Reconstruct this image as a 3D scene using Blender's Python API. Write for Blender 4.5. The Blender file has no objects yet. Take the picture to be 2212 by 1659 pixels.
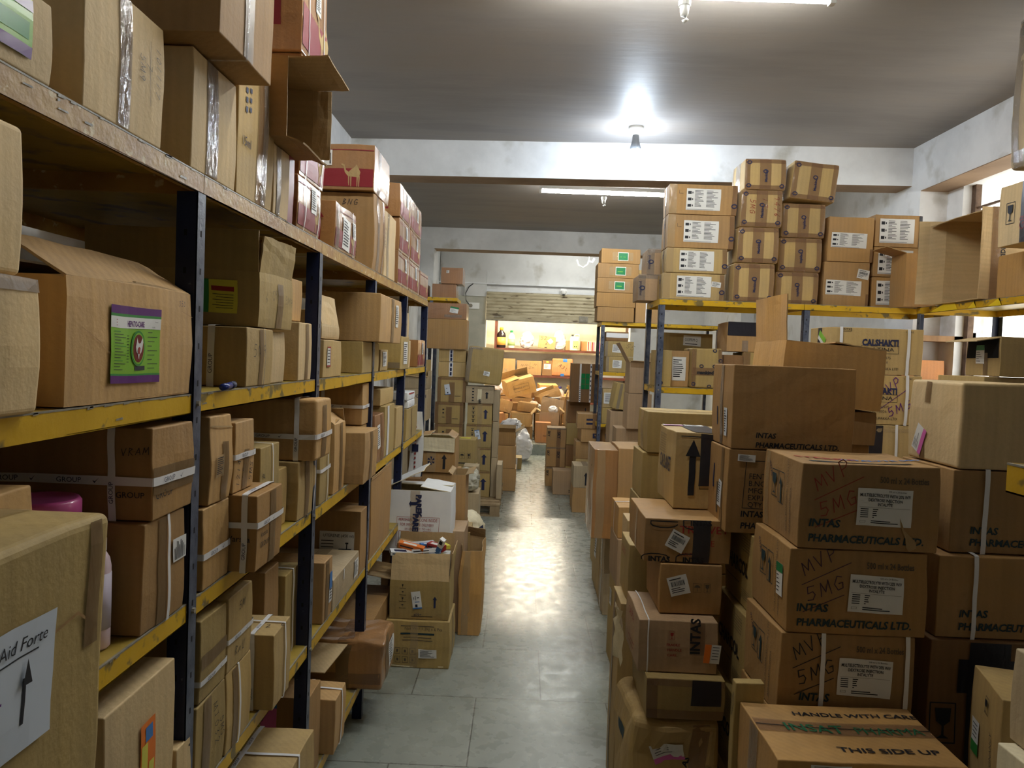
import bpy, math, random
from mathutils import Vector, Matrix, Euler, noise
SC = bpy.context.scene
COL = SC.collection
# ------------------------------------------------------------ camera, exposure
W, H, FPX = 2212, 1659, 1660.0
CAM = Vector((0.0, 0.0, 1.65))
ROLL = math.radians(2.3)
_Y = Vector((1130-W/2, -(766-H/2), -FPX)).normalized()
_Z = Vector((math.sin(ROLL), math.cos(ROLL), 0)); _Z = (_Z-_Z.dot(_Y)*_Y).normalized()
_X = _Y.cross(_Z)
ROT = Matrix((( _X.x, _Y.x, _Z.x), (_X.y, _Y.y, _Z.y), (_X.z, _Y.z, _Z.z)))   # world -> camera
cd = bpy.data.cameras.new('camera'); cam = bpy.data.objects.new('camera', cd); COL.objects.link(cam)
cd.sensor_width = 36.0; cd.lens = FPX/W*36.0; cd.clip_start = 0.02; cd.clip_end = 200
cam.matrix_world = Matrix.Translation(CAM) @ ROT.transposed().to_4x4()
SC.camera = cam
SC.view_settings.view_transform = 'Standard'; SC.view_settings.look = 'None'
SC.view_settings.gamma = 1.0; SC.view_settings.use_curve_mapping = False
SC.view_settings.exposure = 0.55
try:
    SC.cycles.use_adaptive_sampling = True; SC.cycles.max_bounces = 8; SC.cycles.diffuse_bounces = 5
    SC.cycles.sample_clamp_indirect = 6.0
except Exception: pass
# ------------------------------------------------------------ daylight outside the window
wd = bpy.data.worlds.new('world'); SC.world = wd; wd.use_nodes = True
wd.node_tree.nodes['Background'].inputs[0].default_value = (0.95, 0.93, 0.85, 1)
wd.node_tree.nodes['Background'].inputs[1].default_value = 2.6

def proj(p):
    q = ROT @ (Vector(p)-CAM)
    return (W/2+FPX*q.x/-q.z, H/2-FPX*q.y/-q.z)
def ray(px, py):
    return ROT.transposed() @ Vector((px-W/2, -(py-H/2), -FPX))
def atX(px, py, X): r = ray(px, py); return CAM + r*((X-CAM.x)/r.x)
def atY(px, py, Y): r = ray(px, py); return CAM + r*((Y-CAM.y)/r.y)
def atZ(px, py, Z): r = ray(px, py); return CAM + r*((Z-CAM.z)/r.z)
def bis(f, a, b):
    fa = f(a)
    for _ in range(48):
        m = (a+b)/2; fm = f(m)
        if (fm > 0) == (fa > 0): a, fa = m, fm
        else: b = m
    return (a+b)/2
def solveY(X, Z, px): return bis(lambda y: proj((X, y, Z))[0]-px, 0.12, 40)
def solveX(Y, Z, px): return bis(lambda x: proj((x, Y, Z))[0]-px, -8, 8)
def solveZ(X, Y, py): return bis(lambda z: proj((X, Y, z))[1]-py, -1, 5)

# ------------------------------------------------------------ materials
def newmat(name):
    m = bpy.data.materials.new(name); m.use_nodes = True
    return m, m.node_tree.nodes, m.node_tree.links, m.node_tree.nodes['Principled BSDF']
def srgb(r, g, b):
    f = lambda c: (c/255/12.92) if c/255 <= .04045 else ((c/255+.055)/1.055)**2.4
    return (f(r), f(g), f(b), 1)
def flat(name, c, rough=.6, metal=0, spec=.4, emis=None, es=0, alpha=None, coat=0):
    m, n, l, b = newmat(name)
    b.inputs['Base Color'].default_value = srgb(*c); b.inputs['Roughness'].default_value = rough
    b.inputs['Metallic'].default_value = metal; b.inputs['Specular IOR Level'].default_value = spec
    if coat: b.inputs['Coat Weight'].default_value = coat
    if emis: b.inputs['Emission Color'].default_value = srgb(*emis); b.inputs['Emission Strength'].default_value = es
    if alpha is not None: b.inputs['Alpha'].default_value = alpha
    return m
def noisy(name, c1, c2, scale=3, rough=.7, detail=6, bump=.1, bscale=None, spec=.3, lo=.35, hi=.65, rrange=None, stretch=None, third=None):
    m, n, l, b = newmat(name)
    tc = n.new('ShaderNodeTexCoord'); src = tc.outputs['Object']
    if stretch:
        mp = n.new('ShaderNodeMapping'); mp.inputs['Scale'].default_value = stretch; l.new(src, mp.inputs[0]); src = mp.outputs[0]
    t = n.new('ShaderNodeTexNoise'); t.inputs['Scale'].default_value = scale; t.inputs['Detail'].default_value = detail
    t.inputs['Roughness'].default_value = .6
    l.new(src, t.inputs['Vector'])
    r = n.new('ShaderNodeValToRGB'); l.new(t.outputs['Fac'], r.inputs[0])
    r.color_ramp.elements[0].position = lo; r.color_ramp.elements[1].position = hi
    r.color_ramp.elements[0].color = srgb(*c1); r.color_ramp.elements[1].color = srgb(*c2)
    col = r.outputs[0]
    if third:
        t3 = n.new('ShaderNodeTexNoise'); t3.inputs['Scale'].default_value = third[1]; t3.inputs['Detail'].default_value = 8
        l.new(src, t3.inputs['Vector'])
        r3 = n.new('ShaderNodeValToRGB'); l.new(t3.outputs['Fac'], r3.inputs[0])
        r3.color_ramp.elements[0].position = third[2]; r3.color_ramp.elements[1].position = third[2]+third[3]
        mx = n.new('ShaderNodeMix'); mx.data_type = 'RGBA'; l.new(r3.outputs[0], mx.inputs[0])
        l.new(col, mx.inputs[6]); mx.inputs[7].default_value = srgb(*third[0]); col = mx.outputs[2]
    l.new(col, b.inputs['Base Color'])
    b.inputs['Roughness'].default_value = rough; b.inputs['Specular IOR Level'].default_value = spec
    if rrange:
        mr = n.new('ShaderNodeMapRange'); l.new(t.outputs['Fac'], mr.inputs[0]); mr.inputs[1].default_value = .3; mr.inputs[2].default_value = .7
        mr.inputs[3].default_value = rrange[0]; mr.inputs[4].default_value = rrange[1]; l.new(mr.outputs[0], b.inputs['Roughness'])
    if bump:
        tb = n.new('ShaderNodeTexNoise'); tb.inputs['Scale'].default_value = bscale or scale*6; tb.inputs['Detail'].default_value = 5
        l.new(src, tb.inputs['Vector'])
        bp = n.new('ShaderNodeBump'); bp.inputs['Strength'].default_value = bump; bp.inputs['Distance'].default_value = .01
        l.new(tb.outputs['Fac'], bp.inputs['Height']); l.new(bp.outputs[0], b.inputs['Normal'])
    return m
def card(name, c, flute=.25, gloss=.0):
    """corrugated cardboard: mottled kraft with faint vertical flute lines"""
    m, n, l, b = newmat(name)
    tc = n.new('ShaderNodeTexCoord'); oi = n.new('ShaderNodeObjectInfo')
    off = n.new('ShaderNodeVectorMath'); off.operation = 'MULTIPLY_ADD'
    cmb = n.new('ShaderNodeCombineXYZ')
    for i in range(3): l.new(oi.outputs['Random'], cmb.inputs[i])
    l.new(cmb.outputs[0], off.inputs[0]); off.inputs[1].default_value = (37, 19, 53); l.new(tc.outputs['Object'], off.inputs[2])
    t = n.new('ShaderNodeTexNoise'); t.inputs['Scale'].default_value = 3.2; t.inputs['Detail'].default_value = 7; t.inputs['Roughness'].default_value = .62
    l.new(off.outputs[0], t.inputs['Vector'])
    fine = n.new('ShaderNodeTexNoise'); fine.inputs['Scale'].default_value = 120; fine.inputs['Detail'].default_value = 3
    l.new(off.outputs[0], fine.inputs['Vector'])
    wv = n.new('ShaderNodeTexWave'); wv.wave_type = 'BANDS'; wv.bands_direction = 'DIAGONAL'
    wv.inputs['Scale'].default_value = 26; wv.inputs['Distortion'].default_value = .6; wv.inputs['Detail'].default_value = 1
    mp = n.new('ShaderNodeMapping'); mp.inputs['Scale'].default_value = (1, 1, 0.01); l.new(tc.outputs['Object'], mp.inputs[0]); l.new(mp.outputs[0], wv.inputs[0])
    st = n.new('ShaderNodeTexNoise'); st.inputs['Scale'].default_value = 1; st.inputs['Detail'].default_value = 5
    mp2 = n.new('ShaderNodeMapping'); mp2.inputs['Scale'].default_value = (30, 30, 1.2); l.new(off.outputs[0], mp2.inputs[0]); l.new(mp2.outputs[0], st.inputs['Vector'])
    # value = 1 + a*(noise-.5)+...
    def madd(x, k, y):
        q = n.new('ShaderNodeMath'); q.operation = 'MULTIPLY_ADD'; l.new(x, q.inputs[0]); q.inputs[1].default_value = k
        if isinstance(y, float): q.inputs[2].default_value = y
        else: l.new(y, q.inputs[2])
        return q.outputs[0]
    v = madd(t.outputs['Fac'], .55, .40)
    v = madd(st.outputs['Fac'], .30, v)
    v = madd(wv.outputs['Fac'], .05*flute*4, v)
    v = madd(fine.outputs['Fac'], .12, v)
    v = madd(oi.outputs['Random'], .16, v)
    hs = n.new('ShaderNodeHueSaturation'); hs.inputs['Color'].default_value = srgb(*c)
    v2 = n.new('ShaderNodeMath'); v2.operation = 'SUBTRACT'; l.new(v, v2.inputs[0]); v2.inputs[1].default_value = .0
    l.new(v2.outputs[0], hs.inputs['Value'])
    sat = madd(t.outputs['Fac'], .3, .85); l.new(sat, hs.inputs['Saturation'])
    l.new(hs.outputs[0], b.inputs['Base Color'])
    b.inputs['Roughness'].default_value = .68 if not gloss else .3; b.inputs['Specular IOR Level'].default_value = .32
    if gloss: b.inputs['Coat Weight'].default_value = gloss; b.inputs['Coat Roughness'].default_value = .16
    h = madd(wv.outputs['Fac'], .5*flute, fine.outputs['Fac']); h = madd(st.outputs['Fac'], 1.6, h); h = madd(t.outputs['Fac'], 4.0, h)
    bp = n.new('ShaderNodeBump'); bp.inputs['Strength'].default_value = .30; bp.inputs['Distance'].default_value = .002
    l.new(h, bp.inputs['Height']); l.new(bp.outputs[0], b.inputs['Normal'])
    return m
def tapemat(name, c, alpha=.7, rough=.14, wrinkle=.6):
    m, n, l, b = newmat(name)
    b.inputs['Base Color'].default_value = srgb(*c); b.inputs['Roughness'].default_value = rough
    b.inputs['Specular IOR Level'].default_value = .6; b.inputs['Alpha'].default_value = alpha
    tc = n.new('ShaderNodeTexCoord')
    mp = n.new('ShaderNodeMapping'); mp.inputs['Scale'].default_value = (1, 1, .5); l.new(tc.outputs['Object'], mp.inputs[0])
    t = n.new('ShaderNodeTexNoise'); t.inputs['Scale'].default_value = 38; t.inputs['Detail'].default_value = 4; t.inputs['Distortion'].default_value = 1.2
    l.new(mp.outputs[0], t.inputs['Vector'])
    bp = n.new('ShaderNodeBump'); bp.inputs['Strength'].default_value = wrinkle; bp.inputs['Distance'].default_value = .006
    l.new(t.outputs['Fac'], bp.inputs['Height']); l.new(bp.outputs[0], b.inputs['Normal'])
    return m
M = {}
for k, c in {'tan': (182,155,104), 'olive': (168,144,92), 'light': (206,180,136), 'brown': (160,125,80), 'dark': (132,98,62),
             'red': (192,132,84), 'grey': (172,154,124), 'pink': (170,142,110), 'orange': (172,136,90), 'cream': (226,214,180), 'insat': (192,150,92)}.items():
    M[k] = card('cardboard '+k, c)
M['ribbed'] = card('ribbed cardboard', (184,148,98), flute=.45)
M['wrapped'] = card('tape-wrapped cardboard', (160,118,76), gloss=.55)
M['wrapred'] = card('tape-wrapped reddish cardboard', (152,112,80), gloss=.35)
M['white'] = noisy('white board', (222,224,226), (236,237,236), 4, .5, bump=.05, spec=.4)
M['inner'] = card('inner cardboard', (170,142,100))
M['camelred'] = flat('red packaging ink', (128,30,40), .42)
M['ink'] = flat('black ink', (26,28,36), .6); M['navyink'] = flat('navy ink', (28,36,72), .6); M['teal'] = flat('teal ink', (26,52,60), .6)
M['redink'] = flat('red ink', (150,42,36), .6); M['marker'] = flat('marker pen ink', (70,44,60), .6); M['redmark'] = flat('red marker', (140,52,38), .6)
M['green'] = flat('green ink', (20,120,70), .4); M['greenink'] = flat('dark green ink', (24,96,64), .5)
M['grayink'] = flat('faint grey ink', (92,80,66), .7)
M['paper'] = flat('sticker paper', (222,222,220), .5); M['bluepaper'] = flat('pale blue paper', (205,214,226), .5)
M['pinkp'] = flat('pink label ink', (214,110,180), .5); M['orangep'] = flat('orange label ink', (226,120,40), .5)
M['hgreen'] = flat('lime label', (128,184,58), .32); M['hdgreen'] = flat('leaf green label', (52,140,66), .32); M['purple'] = flat('purple label', (92,36,118), .32)
M['yellowp'] = flat('yellow label', (214,206,76), .35); M['bluep'] = flat('blue label', (60,120,190), .4); M['maroon'] = flat('maroon label', (112,24,28), .35)
M['brtape'] = tapemat('brown packing tape', (140,106,80), .55)
M['dktape'] = tapemat('dark packing tape', (34,34,44), .96, .3, .25)
M['cltape'] = tapemat('clear packing tape', (196,172,132), .42, .1, .8)
M['mtape'] = tapemat('matt brown tape', (124,98,64), .8, .4, .2)
M['foil'] = tapemat('crinkled glossy tape', (150,140,130), .5, .08, 1.2)
M['strap'] = flat('white strapping band', (228,228,230), .35, spec=.5)
M['strapprint'] = M['navyink']
M['yellow'] = noisy('yellow rack paint', (196,154,28), (214,172,40), 5, .42, bump=.12, third=((120,104,60), 14, .58, .05), stretch=(1, .35, 1))
M['yellowtop'] = noisy('dusty yellow shelf', (150,128,52), (178,152,72), 6, .45, bump=.1, third=((112,104,86), 9, .55, .08))
M['yellowworn'] = noisy('grimy worn yellow paint', (152,110,54), (178,142,70), 10, .42, bump=.15, third=((200,180,136), 34, .60, .05), stretch=(1, .8, 1))
M['steel'] = noisy('worn bare steel', (120,116,106), (158,152,138), 18, .4, bump=.1)
M['navy'] = noisy('navy rack paint', (18,26,52), (28,38,70), 7, .34, bump=.08, third=((86,90,104), 40, .7, .03))
M['navyedge'] = noisy('worn navy edge', (58,66,86), (96,102,116), 20, .4, bump=.1)
M['hole'] = flat('dark slot', (10,10,14), .9)
M['plastic'] = flat('white plastic', (232,232,228), .35); M['black'] = flat('black plastic', (20,20,22), .4)

# ------------------------------------------------------------ mesh builder
class MB:
    def __init__(s): s.v = []; s.f = []; s.m = []; s.mats = []
    def mi(s, mat):
        if mat not in s.mats: s.mats.append(mat)
        return s.mats.index(mat)
    def add(s, vs, fs, mat):
        o = len(s.v); s.v += [tuple(v) for v in vs]; k = s.mi(mat)
        for f in fs: s.f.append(tuple(i+o for i in f)); s.m.append(k)
    def box(s, a, b, mat, T=None):
        x0,y0,z0 = a; x1,y1,z1 = b
        vs = [Vector(p) for p in ((x0,y0,z0),(x1,y0,z0),(x1,y1,z0),(x0,y1,z0),(x0,y0,z1),(x1,y0,z1),(x1,y1,z1),(x0,y1,z1))]
        if T: vs = [T @ v for v in vs]
        s.add(vs, [(0,3,2,1),(4,5,6,7),(0,1,5,4),(1,2,6,5),(2,3,7,6),(3,0,4,7)], mat)
    def tube(s, pts, r, mat, n=8, cap=True):
        pts = [Vector(p) for p in pts]; vs = []; rs = r if isinstance(r, (list, tuple)) else [r]*len(pts)
        for i, p in enumerate(pts):
            t = (pts[min(i+1, len(pts)-1)]-pts[max(i-1, 0)]).normalized()
            u = t.cross(Vector((0,0,1)));
            if u.length < 1e-3: u = t.cross(Vector((1,0,0)))
            u.normalize(); w = t.cross(u)
            for k in range(n):
                a = 2*math.pi*k/n; vs.append(p+(u*math.cos(a)+w*math.sin(a))*rs[i])
        fs = []
        for i in range(len(pts)-1):
            for k in range(n):
                fs.append((i*n+k, i*n+(k+1) % n, (i+1)*n+(k+1) % n, (i+1)*n+k))
        if cap: fs.append(tuple(range(n-1, -1, -1))); fs.append(tuple((len(pts)-1)*n+k for k in range(n)))
        s.add(vs, fs, mat)
    def lathe(s, prof, mat, n=20, sx=1, sy=1, c=(0,0)):
        vs = []; fs = []
        for r, z in prof:
            for k in range(n):
                a = 2*math.pi*k/n; vs.append((c[0]+r*sx*math.cos(a), c[1]+r*sy*math.sin(a), z))
        for i in range(len(prof)-1):
            for k in range(n): fs.append((i*n+k, i*n+(k+1) % n, (i+1)*n+(k+1) % n, (i+1)*n+k))
        fs.append(tuple(range(n-1,-1,-1))); fs.append(tuple((len(prof)-1)*n+k for k in range(n)))
        s.add(vs, fs, mat)
    def build(s, name, parent=None, smooth=False, loc=None):
        me = bpy.data.meshes.new(name); me.from_pydata(s.v, [], s.f); me.update()
        for m in s.mats: me.materials.append(m)
        me.polygons.foreach_set('material_index', s.m)
        if smooth: me.polygons.foreach_set('use_smooth', [True]*len(s.f))
        o = bpy.data.objects.new(name, me); COL.objects.link(o)
        if parent: o.parent = parent
        if loc: o.location = loc
        return o
def empty(name, loc=(0,0,0), rot=(0,0,0)):
    o = bpy.data.objects.new(name, None); COL.objects.link(o); o.location = loc; o.rotation_euler = rot; o.empty_display_size = .1
    return o
def tag(o, label=None, cat=None, group=None, kind=None):
    if label: o['label'] = label
    if cat: o['category'] = cat
    if group: o['group'] = group
    if kind: o['kind'] = kind
    return o

# ------------------------------------------------------------ lettering
_tc = {}
def text_geo(s, bold=0.0):
    if (s, bold) in _tc: return _tc[(s, bold)]
    c = bpy.data.curves.new('t', 'FONT'); c.body = s; c.size = 1; c.resolution_u = 2; c.offset = bold
    o = bpy.data.objects.new('t', c); me = bpy.data.meshes.new_from_object(o)
    vs = [(v.co.x, v.co.y) for v in me.vertices]; fs = [tuple(p.vertices) for p in me.polygons]
    bpy.data.meshes.remove(me); bpy.data.objects.remove(o); bpy.data.curves.remove(c)
    w = max([v[0] for v in vs], default=1)
    _tc[(s, bold)] = (vs, fs, w); return _tc[(s, bold)]
STROKE = {'M': [[(0,0),(.1,1),(.45,.25),(.8,1),(.95,0)]], 'm': [[(0,0),(.05,.6),(.1,.45),(.3,.65),(.42,.1),(.5,.5),(.7,.65),(.85,0)]],
 'V': [[(0,1),(.4,0),(.8,1)]], 'P': [[(.1,-.1),(.15,1),(.6,1.05),(.8,.75),(.55,.45),(.12,.45)]], '5': [[(.75,1),(.2,1),(.15,.55),(.6,.6),(.75,.3),(.5,0),(.05,.08)]],
 'S': [[(.8,.9),(.45,1.05),(.15,.8),(.7,.35),(.5,0),(.0,.1)]], 'G': [[(.85,.85),(.45,1),(.1,.5),(.35,0),(.8,.1),(.85,.5),(.5,.45)]], '1': [[(.3,0),(.4,1)]],
 '0': [[(.4,1),(.1,.6),(.2,.05),(.6,.05),(.75,.6),(.4,1)]], '2': [[(.1,.8),(.4,1),(.7,.75),(.1,0),(.8,.05)]], '4': [[(.55,0),(.6,1),(.05,.35),(.85,.35)]],
 '3': [[(.1,.95),(.6,.95),(.35,.55),(.7,.3),(.4,0),(.05,.1)]], '7': [[(.05,1),(.75,1),(.3,0)]], '9': [[(.7,.7),(.35,.5),(.1,.8),(.45,1),(.7,.75),(.6,0)]],
 '6': [[(.6,1),(.15,.4),(.35,0),(.7,.25),(.4,.5),(.15,.3)]], 'B': [[(.1,0),(.15,1),(.6,.85),(.2,.5),(.75,.3),(.1,0)]], 'N': [[(0,0),(.1,1),(.7,0),(.8,1)]],
 'A': [[(0,0),(.45,1),(.8,0)], [(.15,.35),(.7,.35)]], 'R': [[(.1,0),(.12,1),(.65,.85),(.15,.5),(.75,0)]], 'J': [[(.2,1),(.7,1)], [(.5,1),(.45,.1),(.1,.1)]],
 'K': [[(.1,0),(.12,1)], [(.75,1),(.15,.5),(.75,0)]], 'L': [[(.15,1),(.1,0),(.7,0)]], 'I': [[(.3,0),(.35,1)]], 'E': [[(.7,1),(.1,1),(.1,0),(.7,0)],[(.1,.5),(.6,.5)]],
 'F': [[(.7,1),(.1,1),(.1,0)],[(.1,.5),(.6,.5)]], 'T': [[(0,1),(.8,1)],[(.4,1),(.4,0)]], 'U': [[(.05,1),(.15,.05),(.6,.05),(.75,1)]], 'C': [[(.75,.85),(.3,1),(.05,.4),(.4,0),(.75,.2)]],
 '/': [[(-.3,-.3),(1.2,1.3)]], '_': [[(-.2,-.15),(3.6,.25)]], '-': [[(.1,.5),(.7,.5)]], '~': [[(0,.3),(.25,.7),(.45,.2),(.7,.6),(1,.3)]], ' ': []}
# ------------------------------------------------------------ cartons
FD = {'f': ((1,0,0),(0,0,1),(0,-1,0)), 'k': ((-1,0,0),(0,0,1),(0,1,0)), 'r': ((0,1,0),(0,0,1),(1,0,0)),
      'l': ((0,-1,0),(0,0,1),(-1,0,0)), 't': ((1,0,0),(0,1,0),(0,0,1)), 'b': ((1,0,0),(0,-1,0),(0,0,-1))}
SEED = [0]
class Carton:
    """w (x), d (y), h (z); local origin at base centre. parts are added, then done()."""
    def __init__(s, w, d, h, mat='tan', am=.003, sag=0, lean=(0, 0), r=.003, crush=0):
        s.w, s.d, s.h = w, d, h; s.mat = M[mat] if isinstance(mat, str) else mat; s.am = am; s.sag = sag; s.lean = lean; s.r = min(r, h*.2, w*.2, d*.2)
        SEED[0] += 1; s.seed = Vector((SEED[0]*1.37, SEED[0]*.71, SEED[0]*2.11)); s.crush = crush
        s.body = MB(); s.parts = []; s.open = False
    def face(s, f):
        U, V, N = [Vector(a) for a in FD[f]]
        hw = Vector((s.w/2, s.d/2, s.h/2)); c = Vector((0, 0, s.h/2))
        lu = abs(U.dot(hw))*2; lv = abs(V.dot(hw))*2
        o = c + N*abs(N.dot(hw)) - U*lu/2 - V*lv/2
        return o, U, V, N, lu, lv
    def D(s, p):
        w, d, h, r = s.w, s.d, s.h, s.r
        lo = Vector((-w/2+r, -d/2+r, r)); hi = Vector((w/2-r, d/2-r, h-r))
        q = Vector([min(max(p[i], lo[i]), hi[i]) for i in range(3)])
        v = p-q; m = max(abs(v.x), abs(v.y), abs(v.z))
        if m > 1e-9 and v.length > 1e-9: p = q + v*(m/v.length)
        n1 = noise.noise_vector(p*5+s.seed); n2 = noise.noise_vector(p*17+s.seed)
        k = min(1, p.z/(h*.25)) if h else 1
        dz = (n1.z*s.am + n2.z*s.am*.4)*k
        out = Vector((p.x+n1.x*s.am+n2.x*s.am*.5, p.y+n1.y*s.am+n2.y*s.am*.5, p.z+dz))
        # gentle belly of the side panels
        b = s.am*.6*math.sin(math.pi*min(max(p.z/h, 0), 1))
        out.x += b*(p.x/(w/2)); out.y += b*(p.y/(d/2))
        if s.sag:
            g = (1-(2*p.x/w)**2)*(1-(2*p.y/d)**2)
            out.z -= s.sag*max(g, 0)*(p.z/h)**3
        if s.crush:
            n3 = noise.noise_vector(p*9+s.seed*2); cr = s.crush
            out += Vector((n3.x*cr, n3.y*cr, -abs(n3.z)*cr*1.2))*min(1, p.z/h+.15 if p.z > .02 else .1)
        out.x += s.lean[0]*(p.z/h); out.y += s.lean[1]*(p.z/h)
        return out
    def pt(s, f, a, b, off=0):      # a, b metres from the face's lower-left corner
        o, U, V, N, lu, lv = s.face(f)
        p = o+U*a+V*b
        q = s.D(p)
        return q+N*(off+.0010 if off else 0)
    def solid(s):
        n = 6
        def lines(L, r): return [0, r*.5, r]+[r+(L-2*r)*i/n for i in range(1, n)]+[L-r, L-r*.5, L]
        for f in 'fkrltb':
            o, U, V, N, lu, lv = s.face(f); A = lines(lu, s.r); B = lines(lv, s.r)
            vs = [s.D(o+U*a+V*b) for b in B for a in A]; na = len(A)
            s.body.add(vs, [(j*na+i, j*na+i+1, (j+1)*na+i+1, (j+1)*na+i) for j in range(len(B)-1) for i in range(na-1)], s.mat)
        return s
    def hollow(s, flaps=None, fl=None, t=.004, inner='inner', sides='fkrl', fmat=None):
        """open carton: four walls, bottom, hinged flaps {face: angle from closed}"""
        s.open = True; n = 6; im = M[inner]
        for f in 'fkrl':
            o, U, V, N, lu, lv = s.face(f)
            A = [lu*i/n for i in range(n+1)]; B = [lv*i/n for i in range(n+1)]
            for off, mt, fl_ in ((0, s.mat, 0), (-t, im, 1)):
                vs = [s.D(o+U*a+V*b)+N*off for b in B for a in A]; na = n+1
                fs = [(j*na+i, j*na+i+1, (j+1)*na+i+1, (j+1)*na+i) for j in range(n) for i in range(n)]
                if fl_: fs = [q[::-1] for q in fs]
                s.body.add(vs, fs, mt)
            vs = []
            for i in range(n+1):
                p = s.D(o+U*A[i]+V*lv); vs += [p, p-N*t]
            s.body.add(vs, [(2*i, 2*i+2, 2*i+3, 2*i+1) for i in range(n)], im)
        o, U, V, N, lu, lv = s.face('b')
        for z, mt in ((0, s.mat), (t, im)):
            vs = [s.D(o+U*a+V*b+Vector((0,0,z))) for b in (0, lv*.5, lv) for a in (0, lu*.5, lu)]
            s.body.add(vs, [(0,1,4,3),(1,2,5,4),(3,4,7,6),(4,5,8,7)], mt)
        for f, ang in (flaps or {}).items():
            L = (fl or {}).get(f)
            o, U, V, N, lu, lv = s.face(f)
            if L is None: L = (s.d if f in 'fk' else s.w)/2
            a = math.radians(ang); dirv = (-N*math.cos(a)+V*math.sin(a)); nn = dirv.cross(U)
            mb = MB(); m_ = 5; top = []
            g = .004
            for off in (0.0, t):
                vs = []
                for j in range(m_+1):
                    for i in range(m_+1):
                        q = s.D(o+U*(g+(lu-2*g)*i/m_)+V*lv)+dirv*(L*j/m_)
                        q += nn*off + nn*(noise.noise(Vector((i*.7, j*.9, s.seed.x+ord(f))))*.005*(j/m_)) + dirv*(noise.noise(Vector((i*2., 5, s.seed.x)))*.004*(j/m_))
                        vs.append(q)
                top.append(vs)
            K = m_+1; tot = K*K
            # crossed orientation: dirv x U = nn ; outer printed side is away from the inside
            fs0 = [(j*K+i, (j+1)*K+i, (j+1)*K+i+1, j*K+i+1) for j in range(m_) for i in range(m_)]
            mb.add(top[0], [q[::-1] for q in fs0], M[fmat[f]] if fmat and f in fmat else s.mat)
            mb.add(top[1], fs0, im)
            # choose which side shows kraft
            rim = []
            for i in range(m_): rim += [(i, i+1, tot+i+1, tot+i), (m_*K+i, tot+m_*K+i, tot+m_*K+i+1, m_*K+i+1), (i*K, tot+i*K, tot+(i+1)*K, (i+1)*K), (i*K+m_, (i+1)*K+m_, tot+(i+1)*K+m_, tot+i*K+m_)]
            mb.add(top[0]+top[1], rim, im)
            s.parts.append((mb, 'flap', None))
        return s
    # -- flat things on the faces
    def patch(s, mb, f, a0, a1, b0, b1, mat, off, rot=0, n=6):
        ca, cb = (a0+a1)/2, (b0+b1)/2; c_, s_ = math.cos(math.radians(rot)), math.sin(math.radians(rot))
        vs = []
        na = max(1, min(n, int((a1-a0)/.03)+1)); nb = max(1, min(n*2, int((b1-b0)/.03)+1))
        for j in range(nb+1):
            for i in range(na+1):
                x = a0+(a1-a0)*i/na-ca; y = b0+(b1-b0)*j/nb-cb
                vs.append(s.pt(f, ca+x*c_-y*s_, cb+x*s_+y*c_, off))
        mb.add(vs, [(j*(na+1)+i, j*(na+1)+i+1, (j+1)*(na+1)+i+1, (j+1)*(na+1)+i) for j in range(nb) for i in range(na)], mat)
    def tape(s, f, d='v', pos=.5, w=.06, mat='brtape', a=0, b=1, off=.0012):
        """strip on face f, running v(ertically) or h(orizontally), centred at fraction pos"""
        o, U, V, N, lu, lv = s.face(f); mb = MB(); m = M[mat]
        e = .002
        if d == 'v': s.patch(mb, f, lu*pos-w/2, lu*pos+w/2, lv*a+e, lv*b-e, m, off, n=8)
        else: s.patch(mb, f, lu*a+e, lu*b-e, lv*pos-w/2, lv*pos+w/2, m, off, n=14)
        s.parts.append((mb, 'packing_tape', None)); return s
    def strap(s, ax='x', pos=.5, w=.013, mat='strap', txt=False, off=.0042):
        """band round the carton in the plane normal to ax"""
        mb = MB(); dims = [s.w, s.d, s.h]; i = 'xyz'.index(ax); j, k = [q for q in range(3) if q != i]
        c = [0, 0, s.h/2]
        base = (pos-.5)*dims[i]+c[i]
        a, b = dims[j]/2, dims[k]/2; per = []
        n = 10
        def seg(p, q):
            for t in range(n): per.append((p[0]+(q[0]-p[0])*t/n, p[1]+(q[1]-p[1])*t/n))
        e = s.r*.6
        for p, q in (((-a+e,-b),(a-e,-b)),((a,-b+e),(a,b-e)),((a-e,b),(-a+e,b)),((-a,b-e),(-a,-b+e))): seg(p, q); per.append(q)
        vs = []
        for (u, v) in per:
            for sg in (-.5, .5):
                p = [0,0,0]; p[i] = base+sg*w; p[j] = c[j]+u; p[k] = c[k]+v
                q = s.D(Vector(p)); cen = Vector([base if t == i else c[t] for t in range(3)])
                dd = Vector(p)-cen; dd[i] = 0
                # offset along the face normal
                nrm = Vector((0,0,0))
                if abs(u) > a-e*1.01: nrm[j] = 1 if u > 0 else -1
                if abs(v) > b-e*1.01: nrm[k] = 1 if v > 0 else -1
                vs.append(q+nrm.normalized()*off if nrm.length else q)
        N_ = len(per)
        mb.add(vs, [(2*t, 2*((t+1) % N_), 2*((t+1) % N_)+1, 2*t+1) for t in range(N_)], M[mat])
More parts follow.
